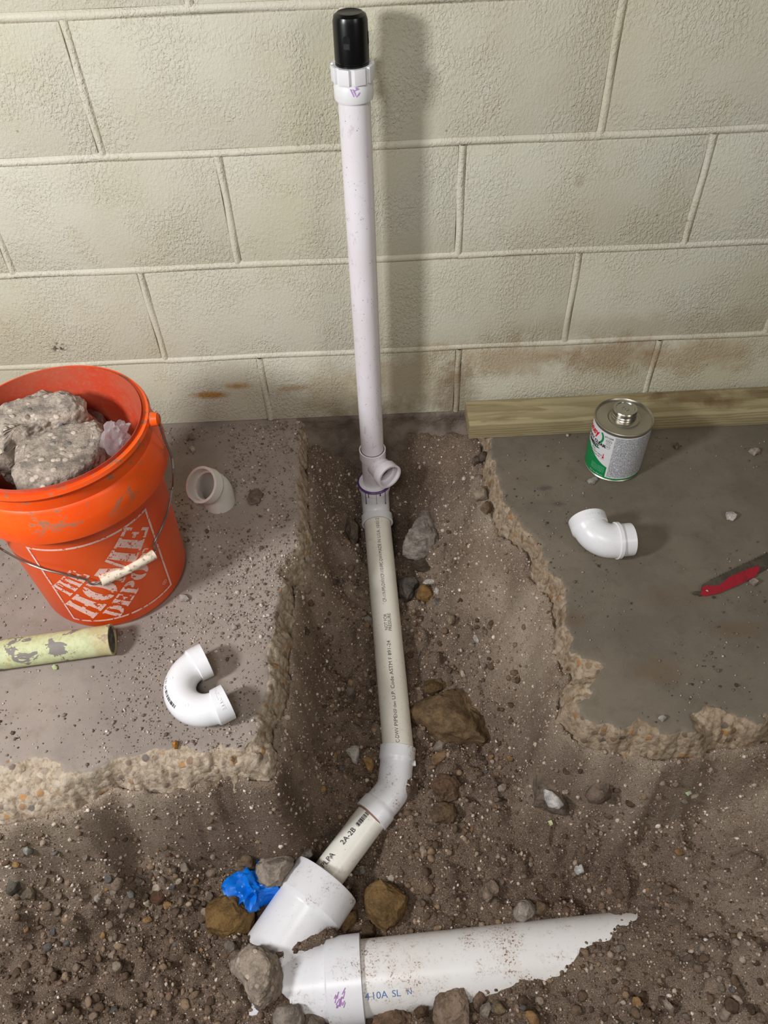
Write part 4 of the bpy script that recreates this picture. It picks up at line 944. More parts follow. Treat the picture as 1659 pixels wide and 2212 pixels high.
ROCKS = [
 ('rock', 'large angular grey rock standing in the trench right of the printed pipe near the wall', 'rock', A8([(1000, 1125), (1060, 1150), (1100, 1200), (1165, 1330), (1165, 1380), (1110, 1430), (1040, 1440), (945, 1495), (900, 1440), (835, 1440), (830, 1400), (870, 1340), (920, 1270)]), .040, (150, 140, 130)),
 ('rock', 'small lumpy rock tucked left of the pipe where the elbow meets it', 'rock', A8([(385, 1210), (440, 1190), (505, 1210), (500, 1330), (460, 1380), (430, 1370), (420, 1330), (395, 1290)]), .028, (112, 98, 86)),
 ('rock', 'dark brown rock lying just below the angular grey rock by the wall', 'rock', A8([(910, 1540), (960, 1515), (1060, 1520), (1100, 1560), (1060, 1590), (940, 1580)]), .016, (84, 72, 60)),
 ('rock', 'dark slate rock touching the right side of the printed pipe near the ochre rock', 'rock', A8([(800, 1670), (860, 1650), (950, 1660), (985, 1690), (940, 1730), (940, 1790), (890, 1830), (815, 1780)]), .020, SLATE),
 ('stone_flake', 'thin white stone flake lying behind the round ochre rock', 'stone', A8([(980, 1690), (1010, 1670), (1090, 1668), (1128, 1690), (1110, 1705), (1020, 1712)]), .008, PALE),
 ('rock', 'rounded ochre rock in the trench under the thin white flake', 'rock', A8([(960, 1770), (1000, 1720), (1070, 1725), (1115, 1770), (1110, 1810), (1050, 1845), (990, 1840), (955, 1805)]), .018, (130, 100, 62)),
 ('stone_flake', 'small pale flake leaning on the right side of the ochre rock', 'stone', A8([(1095, 1730), (1130, 1740), (1148, 1770), (1130, 1782), (1105, 1765)]), .008, PALE),
 ('stone', 'pale grey stone pressed against the left side of the printed pipe', 'stone', A8([(530, 1985), (570, 1950), (605, 1975), (600, 2030), (550, 2025)]), .014, (150, 140, 128)),
 ('stone', 'tan and white stone in the crumbly soil right of the words on the pipe', 'stone', A8([(1190, 1980), (1230, 1945), (1268, 1960), (1264, 2000), (1215, 2028)]), .012, (148, 134, 112)),
 ('stone_flake', 'slim white flake on the right bank above the brown wedge rock', 'stone', A8([(1400, 2110), (1430, 2110), (1465, 2155), (1450, 2168), (1415, 2145)]), .006, PALE),
 ('rock', 'big brown wedge shaped rock leaning against the printed pipe', 'rock', A5([(615, 850), (650, 790), (760, 745), (870, 720), (960, 660), (1060, 600), (1110, 640), (1150, 830), (1200, 930), (1205, 1010), (1180, 1080), (1140, 1090), (850, 1055), (760, 1000), (720, 945), (630, 900)]), .045, (120, 98, 72)),
 ('rock', 'dark ochre rock behind the big brown wedge rock', 'rock', A5([(690, 680), (730, 620), (830, 610), (920, 640), (880, 690), (760, 730), (700, 720)]), .018, (98, 78, 50)),
 ('stone', 'pale grey angular stone left of the lower pipe bend', 'stone', A5([(130, 1135), (190, 1090), (260, 1090), (265, 1150), (240, 1230), (205, 1222), (180, 1170)]), .016, (186, 178, 168)),
 ('stone', 'honey coloured stone beside the pale stone left of the pipe bend', 'stone', A5([(260, 1185), (300, 1170), (360, 1180), (365, 1230), (345, 1280), (315, 1275), (285, 1225)]), .014, (164, 130, 84)),
 ('stone', 'brown elongated stone right of the pipe bend below the wedge rock', 'stone', A5([(755, 1190), (800, 1150), (900, 1120), (915, 1150), (870, 1210), (790, 1240)]), .016, (126, 100, 76)),
 ('stone', 'grey stone under the lower tip of the wedge rock', 'stone', A5([(770, 1110), (830, 1060), (885, 1090), (850, 1132), (790, 1132)]), .014, (138, 124, 112)),
 ('dirt_clod', 'large brown clod of dirt right of the lower pipe bend', 'dirt clod', A5([(750, 1390), (820, 1310), (960, 1330), (1000, 1400), (960, 1480), (850, 1500), (770, 1450)]), .022, (104, 82, 64)),
 ('dirt_clod', 'broad brown clod below the large clod right of the pipe bend', 'dirt clod', A5([(750, 1570), (830, 1500), (930, 1530), (950, 1600), (900, 1650), (790, 1650)]), .016, (108, 88, 68)),
 ('stone', 'grey oval stone half sunk in soil left of the printed pipe', 'stone', A5([(135, 700), (180, 665), (240, 690), (225, 730), (170, 748)]), .010, (128, 116, 104)),
 ('rock', 'angular brown rock with a white chipped face on the right foreground soil', 'rock', AR([(375, 925), (400, 900), (470, 930), (550, 1050), (598, 1095), (585, 1165), (480, 1132), (372, 1100)]), .034, (118, 104, 90)),
 ('rock', 'round dull brown rock just right of the white chipped rock', 'rock', AR([(660, 1040), (720, 965), (780, 942), (812, 980), (808, 1060), (760, 1088), (690, 1088)]), .024, (120, 104, 90)),
 ('rock', 'rough pale grey chunk resting on the rim of the wide white fitting', 'rock', A6([(372, 490), (410, 430), (480, 400), (535, 370), (560, 400), (612, 440), (612, 480), (560, 540), (530, 592), (460, 620), (400, 592), (374, 530)]), .032, (158, 144, 130)),
 ('dirt_clod', 'crumbly brown clod behind the blue crumpled plastic', 'dirt clod', A6([(245, 490), (280, 430), (340, 405), (378, 440), (370, 500), (310, 530), (260, 520)]), .020, (112, 94, 76)),
 ('rock', 'blocky olive brown rock against the left side of the wide white fitting', 'rock', A6([(85, 760), (120, 680), (190, 655), (290, 690), (365, 740), (372, 820), (340, 890), (280, 942), (180, 948), (85, 900), (78, 830)]), .045, (128, 100, 62)),
 ('rock', 'rounded olive brown rock right of the wide fitting above the half buried pipe', 'rock', A6([(1035, 700), (1050, 610), (1140, 580), (1230, 600), (1318, 680), (1312, 740), (1260, 830), (1180, 898), (1090, 840), (1038, 780)]), .036, (124, 98, 64)),
 ('stone', 'brown sliver of stone squeezed between the wide fitting and the round brown rock', 'stone', A6([(900, 870), (930, 810), (980, 765), (1024, 757), (1000, 830), (940, 912), (905, 917)]), .018, (118, 92, 64)),
 ('stone', 'dull brown stone under the round brown rock against the half buried pipe', 'stone', A6([(1025, 840), (1060, 810), (1120, 870), (1132, 912), (1060, 932), (1022, 900)]), .018, (98, 80, 60)),
 ('concrete_chunk', 'jagged grey concrete chunk against the buried end of the wide white fitting', 'concrete chunk', A6([(195, 1040), (290, 985), (340, 978), (420, 1000), (500, 1010), (540, 1080), (562, 1160), (558, 1260), (480, 1312), (410, 1372), (370, 1362), (320, 1270), (300, 1220), (230, 1150)]), .042, (164, 148, 132)),
 ('rock', 'grey rock in front of the fitting at the bottom edge left of the white collar', 'rock', A6([(495, 1430), (520, 1350), (640, 1315), (662, 1380), (692, 1470), (640, 1560), (500, 1540)]), .035, (150, 138, 126)),
 ('rock', 'smaller brown grey rock leaning on the front of the white collar', 'rock', A6([(672, 1400), (730, 1380), (800, 1440), (820, 1500), (760, 1560), (680, 1520)]), .028, (140, 124, 110)),
 ('stone', 'small grey stone below the blocky olive brown rock', 'stone', A6([(180, 980), (215, 952), (268, 975), (258, 1022), (210, 1034)]), .014, (128, 116, 104)),
 ('stone_flake', 'grey shard standing behind the rim of the wide fitting', 'stone', A6([(645, 395), (720, 360), (728, 420), (690, 442), (650, 425)]), .012, (136, 128, 118)),
 ('stone', 'pinkish tan pebble on bare soil right of the stub pipe', 'stone', A6([(1388, 390), (1430, 373), (1442, 420), (1410, 448)]), .010, (176, 152, 132)),
 ('stone', 'grey pebble beside the right edge of the stub pipe', 'stone', A6([(1005, 510), (1040, 493), (1062, 520), (1035, 542)]), .009, (150, 142, 134)),
 ('stone', 'pale pebble just above the round olive brown rock', 'stone', A6([(1196, 545), (1235, 540), (1242, 570), (1222, 592), (1198, 580)]), .009, (196, 184, 170)),
 ('rock', 'rough brown grey rock in front of the half buried pipe', 'rock', A7([(66, 740), (90, 640), (150, 603), (210, 608), (248, 700), (244, 800), (150, 830), (66, 800)]), .034, (140, 120, 102)),
 ('stone', 'reddish brown stone right of the rough rock in front of the pipe', 'stone', A7([(262, 650), (310, 610), (332, 680), (300, 730), (268, 722)]), .016, (128, 104, 88)),
 ('stone', 'pale wedge stone beside the reddish brown stone in front of the pipe', 'stone', A7([(298, 710), (330, 680), (360, 710), (335, 762), (303, 747)]), .014, (164, 150, 134)),
 ('stone', 'olive stone rightmost of the row in front of the pipe', 'stone', A7([(358, 690), (400, 673), (427, 720), (400, 762), (363, 742)]), .014, (128, 112, 84)),
 ('rock', 'pale grey layered rock behind the half buried pipe', 'rock', A7([(453, 240), (480, 200), (530, 188), (562, 220), (560, 270), (500, 312), (468, 292)]), .020, (166, 154, 142)),
 ('rock', 'brown rock joined behind the pale layered rock', 'rock', A7([(545, 215), (570, 195), (625, 240), (600, 275), (555, 280)]), .018, (120, 102, 82)),
 ('dirt_clod', 'tan gritty clod in the soil behind the half buried pipe', 'dirt clod', A7([(298, 150), (350, 108), (388, 140), (382, 180), (330, 222), (303, 190)]), .018, (142, 124, 108)),
 ('stone', 'bright white pebble in the dark soil right of centre', 'stone', A7([(740, 50), (760, 28), (792, 40), (792, 77), (755, 88)]), .011, (224, 220, 216)),
 ('stone', 'flat beige pebble by the tip of the half buried pipe', 'stone', A7([(828, 370), (860, 343), (870, 390), (840, 402)]), .008, (168, 150, 132)),
 ('stone', 'long grey pebble right of the flat beige pebble', 'stone', A7([(928, 430), (980, 413), (992, 440), (950, 457)]), .008, (164, 148, 132)),
 ('stone', 'slender grey stone lying below the long grey pebble', 'stone', A7([(1130, 640), (1158, 633), (1182, 690), (1218, 720), (1215, 748), (1170, 710)]), .010, (158, 144, 130)),
 ('stone', 'smooth brown pebble in the soil below the pipe tip', 'stone', A7([(1252, 475), (1290, 453), (1312, 480), (1302, 507), (1262, 502)]), .010, (128, 112, 98)),
 ('dirt_clod', 'brown clod at the bottom edge in front of the printed blue letters', 'dirt clod', A6([(1085, 1480), (1150, 1390), (1220, 1338), (1300, 1370), (1352, 1410), (1372, 1480), (1250, 1560), (1120, 1550)]), .030, (116, 94, 74)),
 ('dirt_clod', 'dark clod between the bottom edge clod and the rough brown grey rock', 'dirt clod', A6([(1353, 1385), (1400, 1348), (1447, 1370), (1432, 1422), (1380, 1432)]), .016, (96, 76, 60)),
 ('stone', 'smooth oval grey pebble beside the cut white pipe end', 'stone', AL([(138, 690), (165, 668), (207, 680), (212, 705), (175, 732), (143, 722)]), .010, (150, 146, 140)),
 ('stone', 'flat dark grey stone below the cut white pipe end', 'stone', AL([(18, 960), (60, 900), (110, 868), (152, 890), (110, 962), (60, 1004)]), .014, (104, 96, 84)),
 ('stone', 'flat olive stone overlapping the dark grey stone below the cut pipe end', 'stone', AL([(98, 990), (180, 928), (242, 940), (215, 1002), (160, 1018)]), .012, (122, 110, 92)),
 ('stone', 'grey shield shaped pebble in the gravel left of the blue plastic', 'stone', AL([(853, 890), (880, 868), (917, 890), (890, 932), (856, 927)]), .009, (146, 134, 120)),
 ('stone', 'small brown pebble above the gravel patch left of the blue plastic', 'stone', AL([(1083, 830), (1110, 798), (1142, 805), (1130, 842), (1100, 848)]), .009, (128, 114, 100)),
 ('stone', 'grey pebble touching the small brown pebble above the gravel patch', 'stone', AL([(1138, 790), (1160, 768), (1202, 790), (1222, 832), (1170, 842)]), .009, (138, 126, 112)),
 ('stone', 'cream teardrop pebble in the gravel patch', 'stone', AL([(913, 1010), (935, 993), (962, 1020), (952, 1062), (925, 1062)]), .008, (212, 196, 172)),
 ('stone', 'pale split pebble left of the gravel patch', 'stone', AL([(593, 1010), (635, 978), (647, 1010), (620, 1042)]), .008, (176, 166, 150)),
 ('stone', 'round tan pebble alone in the soil below the gravel patch', 'stone', AL([(723, 1310), (760, 1283), (802, 1310), (787, 1342), (740, 1337)]), .010, (150, 128, 102)),
 ('stone', 'reddish brown flat stone at the middle of the gravel patch', 'stone', AL([(932, 970), (1062, 963), (1057, 1012), (1010, 1052), (958, 1032)]), .012, (104, 76, 60)),
 ('stone', 'round brown pebble at the left end of the gravel patch', 'stone', AL([(263, 1050), (300, 1018), (332, 1040), (322, 1087), (278, 1092)]), .010, (120, 102, 84)),
 ('stone', 'tan cube shaped pebble in the loose soil below the round brown pebble', 'stone', AL([(395, 1140), (420, 1120), (442, 1140), (430, 1175), (400, 1172)]), .009, (166, 136, 112)),
]
for (nm, lb, ct, px, h, col) in ROCKS:
    kind = 'concrete' if nm == 'concrete_chunk' else 'rock'
    clod = nm == 'dirt_clod'
    r_ = rock(nm, lb, ct, px, h, col, kind=kind, rough=.16 if clod else .09, facets=3 if clod else 11, dust=.5 if clod else .35, flat=.6 if clod else .42, zp=.85 if clod else .7, cut=(.75, .95) if clod else (.6, .9), lift=.75 if 'large angular grey' in lb else 1.1 if 'resting on the rim' in lb else .35)
    if 'white chipped' in lb and 'angular' in lb:
        W_ = np.array([Pz(u, v, r_.location.z + .026) for u, v in AR([(440, 1008), (480, 1018), (557, 1090), (530, 1117), (470, 1102), (447, 1060)])])[:, :2]; c_ = W_.mean(0)
        o = link_mesh('chipped_face', rock_mesh(W_ - c_, .009, .012, 5, 4, .06, 4), mat_rock((208, 202, 198), .3), r_, sharp=38); o.location = (c_[0] - r_.location.x, c_[1] - r_.location.y, .020); o['label'] = 'white chipped face'
# stones lying on the slabs or in their broken edge
for (lb, px, h, z, col) in [
  ('brown dirty stone on the left slab right of the white pipe bend', [(532, 1080), (540, 1062), (558, 1055), (570, 1066), (560, 1085), (540, 1090)], .007, .004, (128, 112, 100)),
  ('pale grey stone chip by the foot of the orange bucket', A1([(1148, 1560), (1180, 1548), (1217, 1580), (1190, 1597), (1150, 1592)]), .006, .004, (172, 162, 154)),
  ('white pebble on the left slab near the wall by the bucket handle', A1([(1208, 622), (1235, 603), (1252, 625), (1225, 637)]), .006, .004, (206, 198, 188)),
  ('grey chip on the left slab nearest the wall', A1([(1198, 540), (1230, 523), (1252, 550), (1215, 562)]), .006, .004, (160, 150, 142)),
  ('grey chip on the left slab above the curved trap fitting', A1([(1478, 1760), (1500, 1743), (1522, 1770), (1490, 1782)]), .006, .004, (164, 152, 142)),
  ('orange pebble near the front edge of the left slab', [(372, 1612), (374, 1602), (381, 1599), (386, 1606), (382, 1616), (376, 1618)], .007, .004, (206, 146, 74)),
  ('flat grey chip at the foot of the round tin', A4([(743, 602), (790, 585), (802, 598), (782, 620), (753, 617)]), .005, .003, (164, 160, 154)),
  ('smooth white pebble alone on the right slab above the red blade', A4([(1443, 770), (1480, 760), (1507, 780), (1485, 805), (1453, 797)]), .007, .005, (206, 200, 192)),
  ('pale rough stone on the right slab near the end of the board', A4([(1558, 452), (1600, 438), (1622, 455), (1590, 477)]), .007, .004, (178, 164, 150)),
  ('grey stone beside the red painted blade', A4([(1558, 1112), (1590, 1098), (1614, 1120), (1590, 1137)]), .007, .004, (160, 148, 136)),
  ('small brown crumb on the right slab between tin and pale rough stone', A4([(1178, 427), (1200, 413), (1214, 435), (1195, 445)]), .006, .004, (128, 116, 102)),
  ('tiny white pebble near the front edge of the right slab', [(1421, 1550), (1430, 1543), (1440, 1551), (1431, 1559)], .005, .003, (208, 200, 190)),
  ('rounded grey stone caught in the broken edge under the left end of the board', A4([(163, 672), (190, 638), (235, 648), (243, 690), (182, 702)]), .014, -.045, (158, 142, 124)),
  ('brown stone lodged in the broken edge below the rounded grey stone', A4([(203, 742), (240, 713), (267, 745), (235, 767)]), .012, -.05, (128, 106, 84)),
  ('dark stone in the broken edge close under the board end', A4([(193, 470), (235, 463), (238, 495), (205, 502)]), .012, -.035, (104, 92, 82)),
  ('grey brown stone deepest in the broken edge under the board end', A4([(163, 505), (193, 475), (203, 512), (170, 525)]), .012, -.05, (112, 98, 86))]:
    rock('stone', lb, 'stone', px, h, col, z, h * .9, rough=.06, facets=8)

# ------------------------------------------------------------------ blue crumpled plastic
D, F = ICO[5]; q = Vector(Pz(545, 1918, -.325))
P = D * np.array([.036, .030, .026]) * (.95 + .40 * vnoise(D * 1.4, 3) + .34 * (1 - 2 * np.abs(vnoise(D * 2.4, 6))) + .10 * (1 - 2 * np.abs(vnoise(D * 5.0, 9))))[:, None]
M_BLUE = mat_plain('blue_nitrile', (0, 112, 214), .42, 0, Specular_IOR_Level=.4)
o = link_mesh('crumpled_glove', mesh_np('glove', P, F), M_BLUE, sharp=28); o.location = q; o.rotation_euler = (.3, .2, .7)
tag(o, 'crumpled bright blue plastic stuffed beside the wide white fitting', 'glove')

# ------------------------------------------------------------------ loose fittings
def Vz(u, v, z): return Vector(Pz(u, v, z))
# return bend (curved trap) lying flat
P1, P2 = Vz(446, 1425, .029), Vz(493, 1515, .029); ax12 = (P2 - P1).normalized(); opn = Vector((-ax12.y, ax12.x, 0))
if opn.x < 0: opn = -opn
Rb = (P2 - P1).length / 2; hb = .016
up_path = Path([(P1, 0), (P1 - opn * (hb + Rb), Rb * .999), (P2 - opn * (hb + Rb), Rb * .999), (P2, 0)]); UL = up_path.L
tr = empty('trap_bend', ((P1 + P2) / 2)[:2] + (0,), 'white U shaped plastic trap bend lying on the left slab', 'pipe fitting')
part('body', sweep(up_path, [(0, .0288), (.021, .0286), (.024, .0252), (UL - .024, .0252), (UL - .021, .0286), (UL, .0288), (UL, .0243), (UL - .02, .0241), (UL - .022, .0205), (.022, .0205), (.02, .0241), (0, .0243)], 48, True, .005), M_PVC_CLEAN, tr)
cU = (P1 + P2) / 2 - opn * hb
def on_arc(a, rr_, phi):  # a: angle along the U, phi up from outer equator
    d = (-ax12 * math.cos(a) - opn * math.sin(a)); return cU + d * (Rb + math.cos(phi) * rr_) + up * math.sin(phi) * rr_
V, F = bars(22, .036, .0055, 9); V2, F2 = text_flat('7 21  04', .006)
mm = []
for VV, FF, off in ((V, F, .0), (V2, F2, -.030)):
    mm.append(mesh_from('b', [on_arc(1.62 + (x + off) / (Rb + .018), .0255, .80 - y / .0255) for x, y in VV], FF))
part('printed_barcode', join('b', mm), M_INK, tr, 'black printed barcode', sharp=180)
V, F = text_flat('CHARLOTTE', .0085)
part('raised_letters', mesh_from('b', [P2 - opn * (.012 - y) + (-ax12 * math.cos(math.pi / 2 + x / .029) + up * math.sin(math.pi / 2 + x / .029)) * .0292 for x, y in V], F), M_PVC_CLEAN, tr, sharp=180)
for a in (1.05, 2.2): part('mould_mark', sweep(line(on_arc(a, .0246, 1.25), on_arc(a, .0258, 1.25)), [(0, .003), (.0011, .0028), (.0011, .0022), (0, .002)], 20), M_PVC_CLEAN, tr)
# short bend standing on its plain end
B0 = Vz(475, 1086, 0); MC = Vz(434, 1047, .076)
sb = empty('street_bend', B0, 'white plastic pipe bend standing open end up beside the orange bucket', 'pipe fitting')
kn = B0 + Vector((0, 0, .042)); md = (MC - kn).normalized()
sp_ = Path([(B0 + Vector((0, 0, .0005)), 0), (kn, .04), (MC, 0)], Vector((0, -1, 0))); SL = sp_.L
part('body', sweep(sp_, [(0, .0302), (SL - .030, .0312), (SL - .024, .0322), (SL - .021, .0350), (SL, .0356), (SL, .0307), (SL - .018, .0303), (SL - .0185, .0262), (.0, .0262)], 52, True, .004), mat_pvc('scuffed_pvc', (230, 226, 220), .38, 70), sb)
part('primer_smear', wrap_cyl(np.array([(-.010, -.010), (.002, -.011), (.003, .004), (-.001, .010), (-.004, .002), (-.010, .001)]), [(0, 1, 2, 3, 4, 5)], MC, md, (-.75, -.75, .1), .0359), M_PURPLE, sb, 'purple primer smear on the mouth')
V, F = text_flat('4', .012)
# elbow on the right slab
H0, H1, H2 = Vz(1268, 1121, .042), Vz(1285, 1172, .034), Vz(1363, 1165, .0318)
el = empty('street_elbow', (H1.x, H1.y, 0), 'white plastic quarter turn elbow lying on the right slab below the tin', 'pipe fitting')
ep_ = Path([(H0, 0), (H1, .036), (H2, 0)]); L2 = ep_.L
part('body', sweep(ep_, [(0, .0342), (.020, .0338), (.023, .0312), (L2 - .036, .0312), (L2 - .030, .0318), (L2 - .029, .0338), (L2 - .023, .0338), (L2 - .022, .0300), (L2, .0298), (L2, .0262), (.02, .0262), (.018, .0305), (0, .0305)], 52, True, .004), M_PVC_CLEAN, el)
hd_ = (H0 - H1).normalized()
V, F = text_flat('CHARLOTTE', .0085); part('raised_letters', wrap_cyl(V, F, H0 - hd_ * .010, perp(hd_).cross(hd_) * .0001 + hd_, (0, -.3, 1), .0345) if False else mesh_from('b', [H0 - hd_ * (.010 - y) + (Vector((1, 0, 0)) * math.sin(x / .034) + perp(hd_) * math.cos(x / .034)) * .0346 for x, y in V], F), M_PVC_CLEAN, el, sharp=180)

# ------------------------------------------------------------------ green pipe and the cut white pipe at the left
g0, g1 = Vz(-90, 1427, .0255), Vz(243, 1381, .0255); gax = (g1 - g0).normalized()
gpipe = empty('metal_pipe', (g1.x, g1.y, 0), 'old metal pipe with peeling pale green paint in front of the orange bucket', 'pipe')
part('tube', sweep(Path([(g0, 0), (g1, 0)]), [(0, .025), ((g1 - g0).length - .012, .025), ((g1 - g0).length, .0262), ((g1 - g0).length + .001, .0225), (0, .0222)], 48), mat_peeling(), gpipe)
part('pipe_end', sweep(Path([(g1 - gax * .004, 0), (g1 - gax * .0025, 0)]), [(0, .022), (.0015, .022)], 32, False), mat_rock((104, 106, 98), .5, 'concrete'), gpipe, 'dirt packed end')
c0 = Vz(2, 1843, -.195)
wpipe = empty('cut_pipe', (c0.x - .03, c0.y, -.23), 'cut end of a white plastic pipe poking in at the left edge', 'pipe')
part('tube', sweep(line(c0, c0 + Vector((-.20, .015, -.02))), [(0, .0315), (.2, .0315), (.2, .026), (0, .0265)], 40), M_PVC, wpipe)

# ------------------------------------------------------------------ board
M_WOOD = mat_wood()
fa = math.radians(.9); x0 = .0175; y0 = -.0895; bl, bw, bh = 1.0, .079, .0375
bc = Vector((x0 + math.cos(fa) * bl / 2 - math.sin(fa) * bw / 2, y0 + math.sin(fa) * bl / 2 + math.cos(fa) * bw / 2, bh / 2 + .001))
me = box_mesh((0, 0, 0), (bl, bw, bh), .0025, Matrix.Rotation(0.0, 3, 'Z'), 2)
o = link_mesh('board', me, M_WOOD); o.location = bc; o.rotation_euler = (0, 0, fa * .35); tag(o, 'rough greenish treated wood board lying on the slab against the block wall', 'board')
o.location.y = -.0065 - bw / 2 - .5 * math.sin(fa * .35) * 1.0

# ------------------------------------------------------------------ round tin of cement
CC = Vector((.2985, -.181, 0)); CRD, CH = .0545, .124
can = empty('cement_can', CC, 'round metal tin with green and white label standing by the board', 'tin')
M_TIN = mat_plain('tinplate', (176, 170, 154), .36, 0.9); M_TIN2 = mat_plain('tinplate_ring', (188, 184, 174), .26, 1.0)
part('shell', lathe(CC, [(.0005, CRD - .003), (.001, CRD), (.004, CRD + .0012), (.006, CRD - .0005), (CH - .006, CRD - .0005), (CH - .004, CRD + .0012), (CH, CRD + .0012), (CH + .001, CRD), (CH, CRD - .0015), (CH - .0035, CRD - .003), (CH - .0030, .034), (CH - .0015, .031), (CH - .0030, .028), (CH - .0015, .022), (CH - .0015, .001), (.003, .001), (.003, .04)], 72), M_TIN, can)
cap_ = part('screw_cap', lathe(CC + Vector((0, .004, 0)), [(CH - .002, .0235), (CH + .002, .0240), (CH + .0035, .0225), (CH + .005, .0236), (CH + .007, .0236), (CH + .0085, .0222), (CH + .010, .0232), (CH + .0165, .0230), (CH + .0185, .0215), (CH + .0180, .018), (CH + .0165, .017), (CH + .0165, .001), (CH, .001)], 56), M_TIN2, can)
part('hex_mark', sweep(Path([(CC + Vector((0, .004, CH + .0160)), 0), (CC + Vector((0, .004, CH + .0175)), 0)]), [(0, .0075), (.0013, .0072), (.0013, .0058), (0, .0055)], 6), M_TIN2, cap_)
def on_can(ph, z, e=.0): return CC + Vector((math.sin(ph) * (CRD + e), -math.cos(ph) * (CRD + e), z))
def can_patch(ph0, ph1, zlo, zhi, e, n=40, m=1):
    V = []; F = []
    for i in range(n + 1):
        ph = ph0 + (ph1 - ph0) * i / n
        a, b = (zlo(ph) if callable(zlo) else zlo), (zhi(ph) if callable(zhi) else zhi)
        V += [on_can(ph, a, e), on_can(ph, b, e)]
    for i in range(n): F.append((2 * i, 2 * i + 2, 2 * i + 3, 2 * i + 1))
    return mesh_from('p', V, F)
M_LBL = mat_plain('label_white', (226, 226, 226), .4); M_GRN = mat_plain('label_green', (0, 134, 72), .4); M_RED = mat_plain('label_red', (214, 12, 36), .4); M_LINK = mat_plain('label_black', (28, 28, 30), .5)
lab = part('label', can_patch(-math.pi, math.pi, .0065, CH - .0065, .0002, 96), M_LBL, can, 'white paper label', sharp=180)
SE = math.radians(-31)
part('green_band', join('g', [can_patch(SE, math.pi + SE + .6, .0066, .0105, .0004, 60), can_patch(SE - 1.9, SE, .0066, lambda ph: .036 + .030 * min(1, ((SE - ph) / 1.0)) ** 1.2, .0004, 40)]), M_GRN, lab, 'green lower part of the label', sharp=180)
t = NT('fine_print'); p = t.pos(); sp_n = t.node('ShaderNodeSeparateXYZ'); t.link(p, sp_n.inputs[0])
rows_ = t.math('FRACT', t.math('MULTIPLY', sp_n.outputs[2], 720)); lines_ = t.step(rows_, .25, .45)
n = t.noise(t.scalev(p, (1, 1, .5)), 900, 2, .5); para = t.step(t.noise(t.scalev(p, (.02, .02, 1)), 55, 1), .36, .38)
ink = t.math('MULTIPLY', t.math('MULTIPLY', t.step(n, .40, .50), lines_), para)
M_FINE = t.done(t.mix(ink, srgb(222, 222, 224), srgb(92, 96, 108)), .45)
part('fine_print', can_patch(SE + .06, 1.25, .0125, CH - .009, .0004, 50), M_FINE, lab, 'panel of tiny grey print', sharp=180)
def can_text(s, size, ph, z, sx=1.0, slant=0.0, bold=0.0, e=.0007):
    V, F = text_flat(s, size, 1.0, bold); return mesh_from('t', [on_can(ph + x * sx / CRD, z + y + slant * x, e) for x, y in V], F)
part('brand_letters', can_text('Oatey', .021, math.radians(-92), .1015, 1.0, .12, .0006), M_RED, lab, 'red lettering', sharp=180)
part('black_letters', join('t', [can_text('HEAVY DUTY CLEAR', .0095, math.radians(-90), .0845, 1.0, .0, .0004), can_text('CEMENT', .0095, math.radians(-78), .0755, 1.0, 0, .0004), can_text('PVC', .006, math.radians(-70), .0655), can_text('SOLVENT WELD', .0042, math.radians(-62), .0600), can_text('MEDIUM SET', .0042, math.radians(-62), .0545), can_text('#31008', .0058, SE - .16, .1085), can_text('NSF', .0042, SE - .14, .100), can_text('APPROVED', .0022, SE - .14, .0935), can_text('UPC', .0038, SE - .15, .0865), can_text('40°-110°', .0022, SE - .22, .052)]), M_LINK, lab, 'black lettering', sharp=180)
part('white_letters', join('t', [can_text('32 fl. oz. (946 mL)', .0042, SE - .36, .0115)] + [can_text('nil rom isa pel cor dun', .0026, SE - .34, z_) for z_ in ()] ), M_LBL, lab, sharp=180)
def can_ring(ph, z, a, b, w, c0=0, c1=2 * math.pi, n=28):
    V = []; F = []
    for i in range(n + 1):
        q_ = c0 + (c1 - c0) * i / n
        V += [on_can(ph + a * math.cos(q_) / CRD, z + b * math.sin(q_), .0006), on_can(ph + (a - w) * math.cos(q_) / CRD, z + (b - w) * math.sin(q_), .0006)]
    for i in range(n): F.append((2 * i, 2 * i + 2, 2 * i + 3, 2 * i + 1))
    return mesh_from('r', V, F)
part('green_arc', join('r', [can_ring(math.radians(-82), .100, .030, .024, .0042, -.75, .62), can_ring(math.radians(-70), .082, .022, .012, .003, -2.4, -.9)]), M_GRN, lab, 'green arc', sharp=180)
part('seal_outline', join('r', [can_ring(SE - .14, .100, .0062, .0042, .0006), can_ring(SE - .15, .0865, .0062, .0052, .0006, 0, 6.2832, 6)]), M_LINK, lab, sharp=180)
part('red_bulb', join('r', [can_ring(SE - .22, .0565, .0022, .0022, .0021), can_patch(SE - .235, SE - .205, .058, .066, .0006, 2)]), M_RED, lab, 'red thermometer mark', sharp=180)
M_GREYINK = mat_plain('pale_green_print', (120, 190, 150), .5)
fine = []
for k in range(7):
    z_ = .019 + k * .0022
    for j in range(9): a_ = SE - .62 + j * .062; fine.append(can_patch(a_, a_ + random.uniform(.03, .055), z_, z_ + .0009, .0006, 2))
part('tiny_lines', join('t', fine), M_GREYINK, lab, 'tiny pale print on the green band', sharp=180)

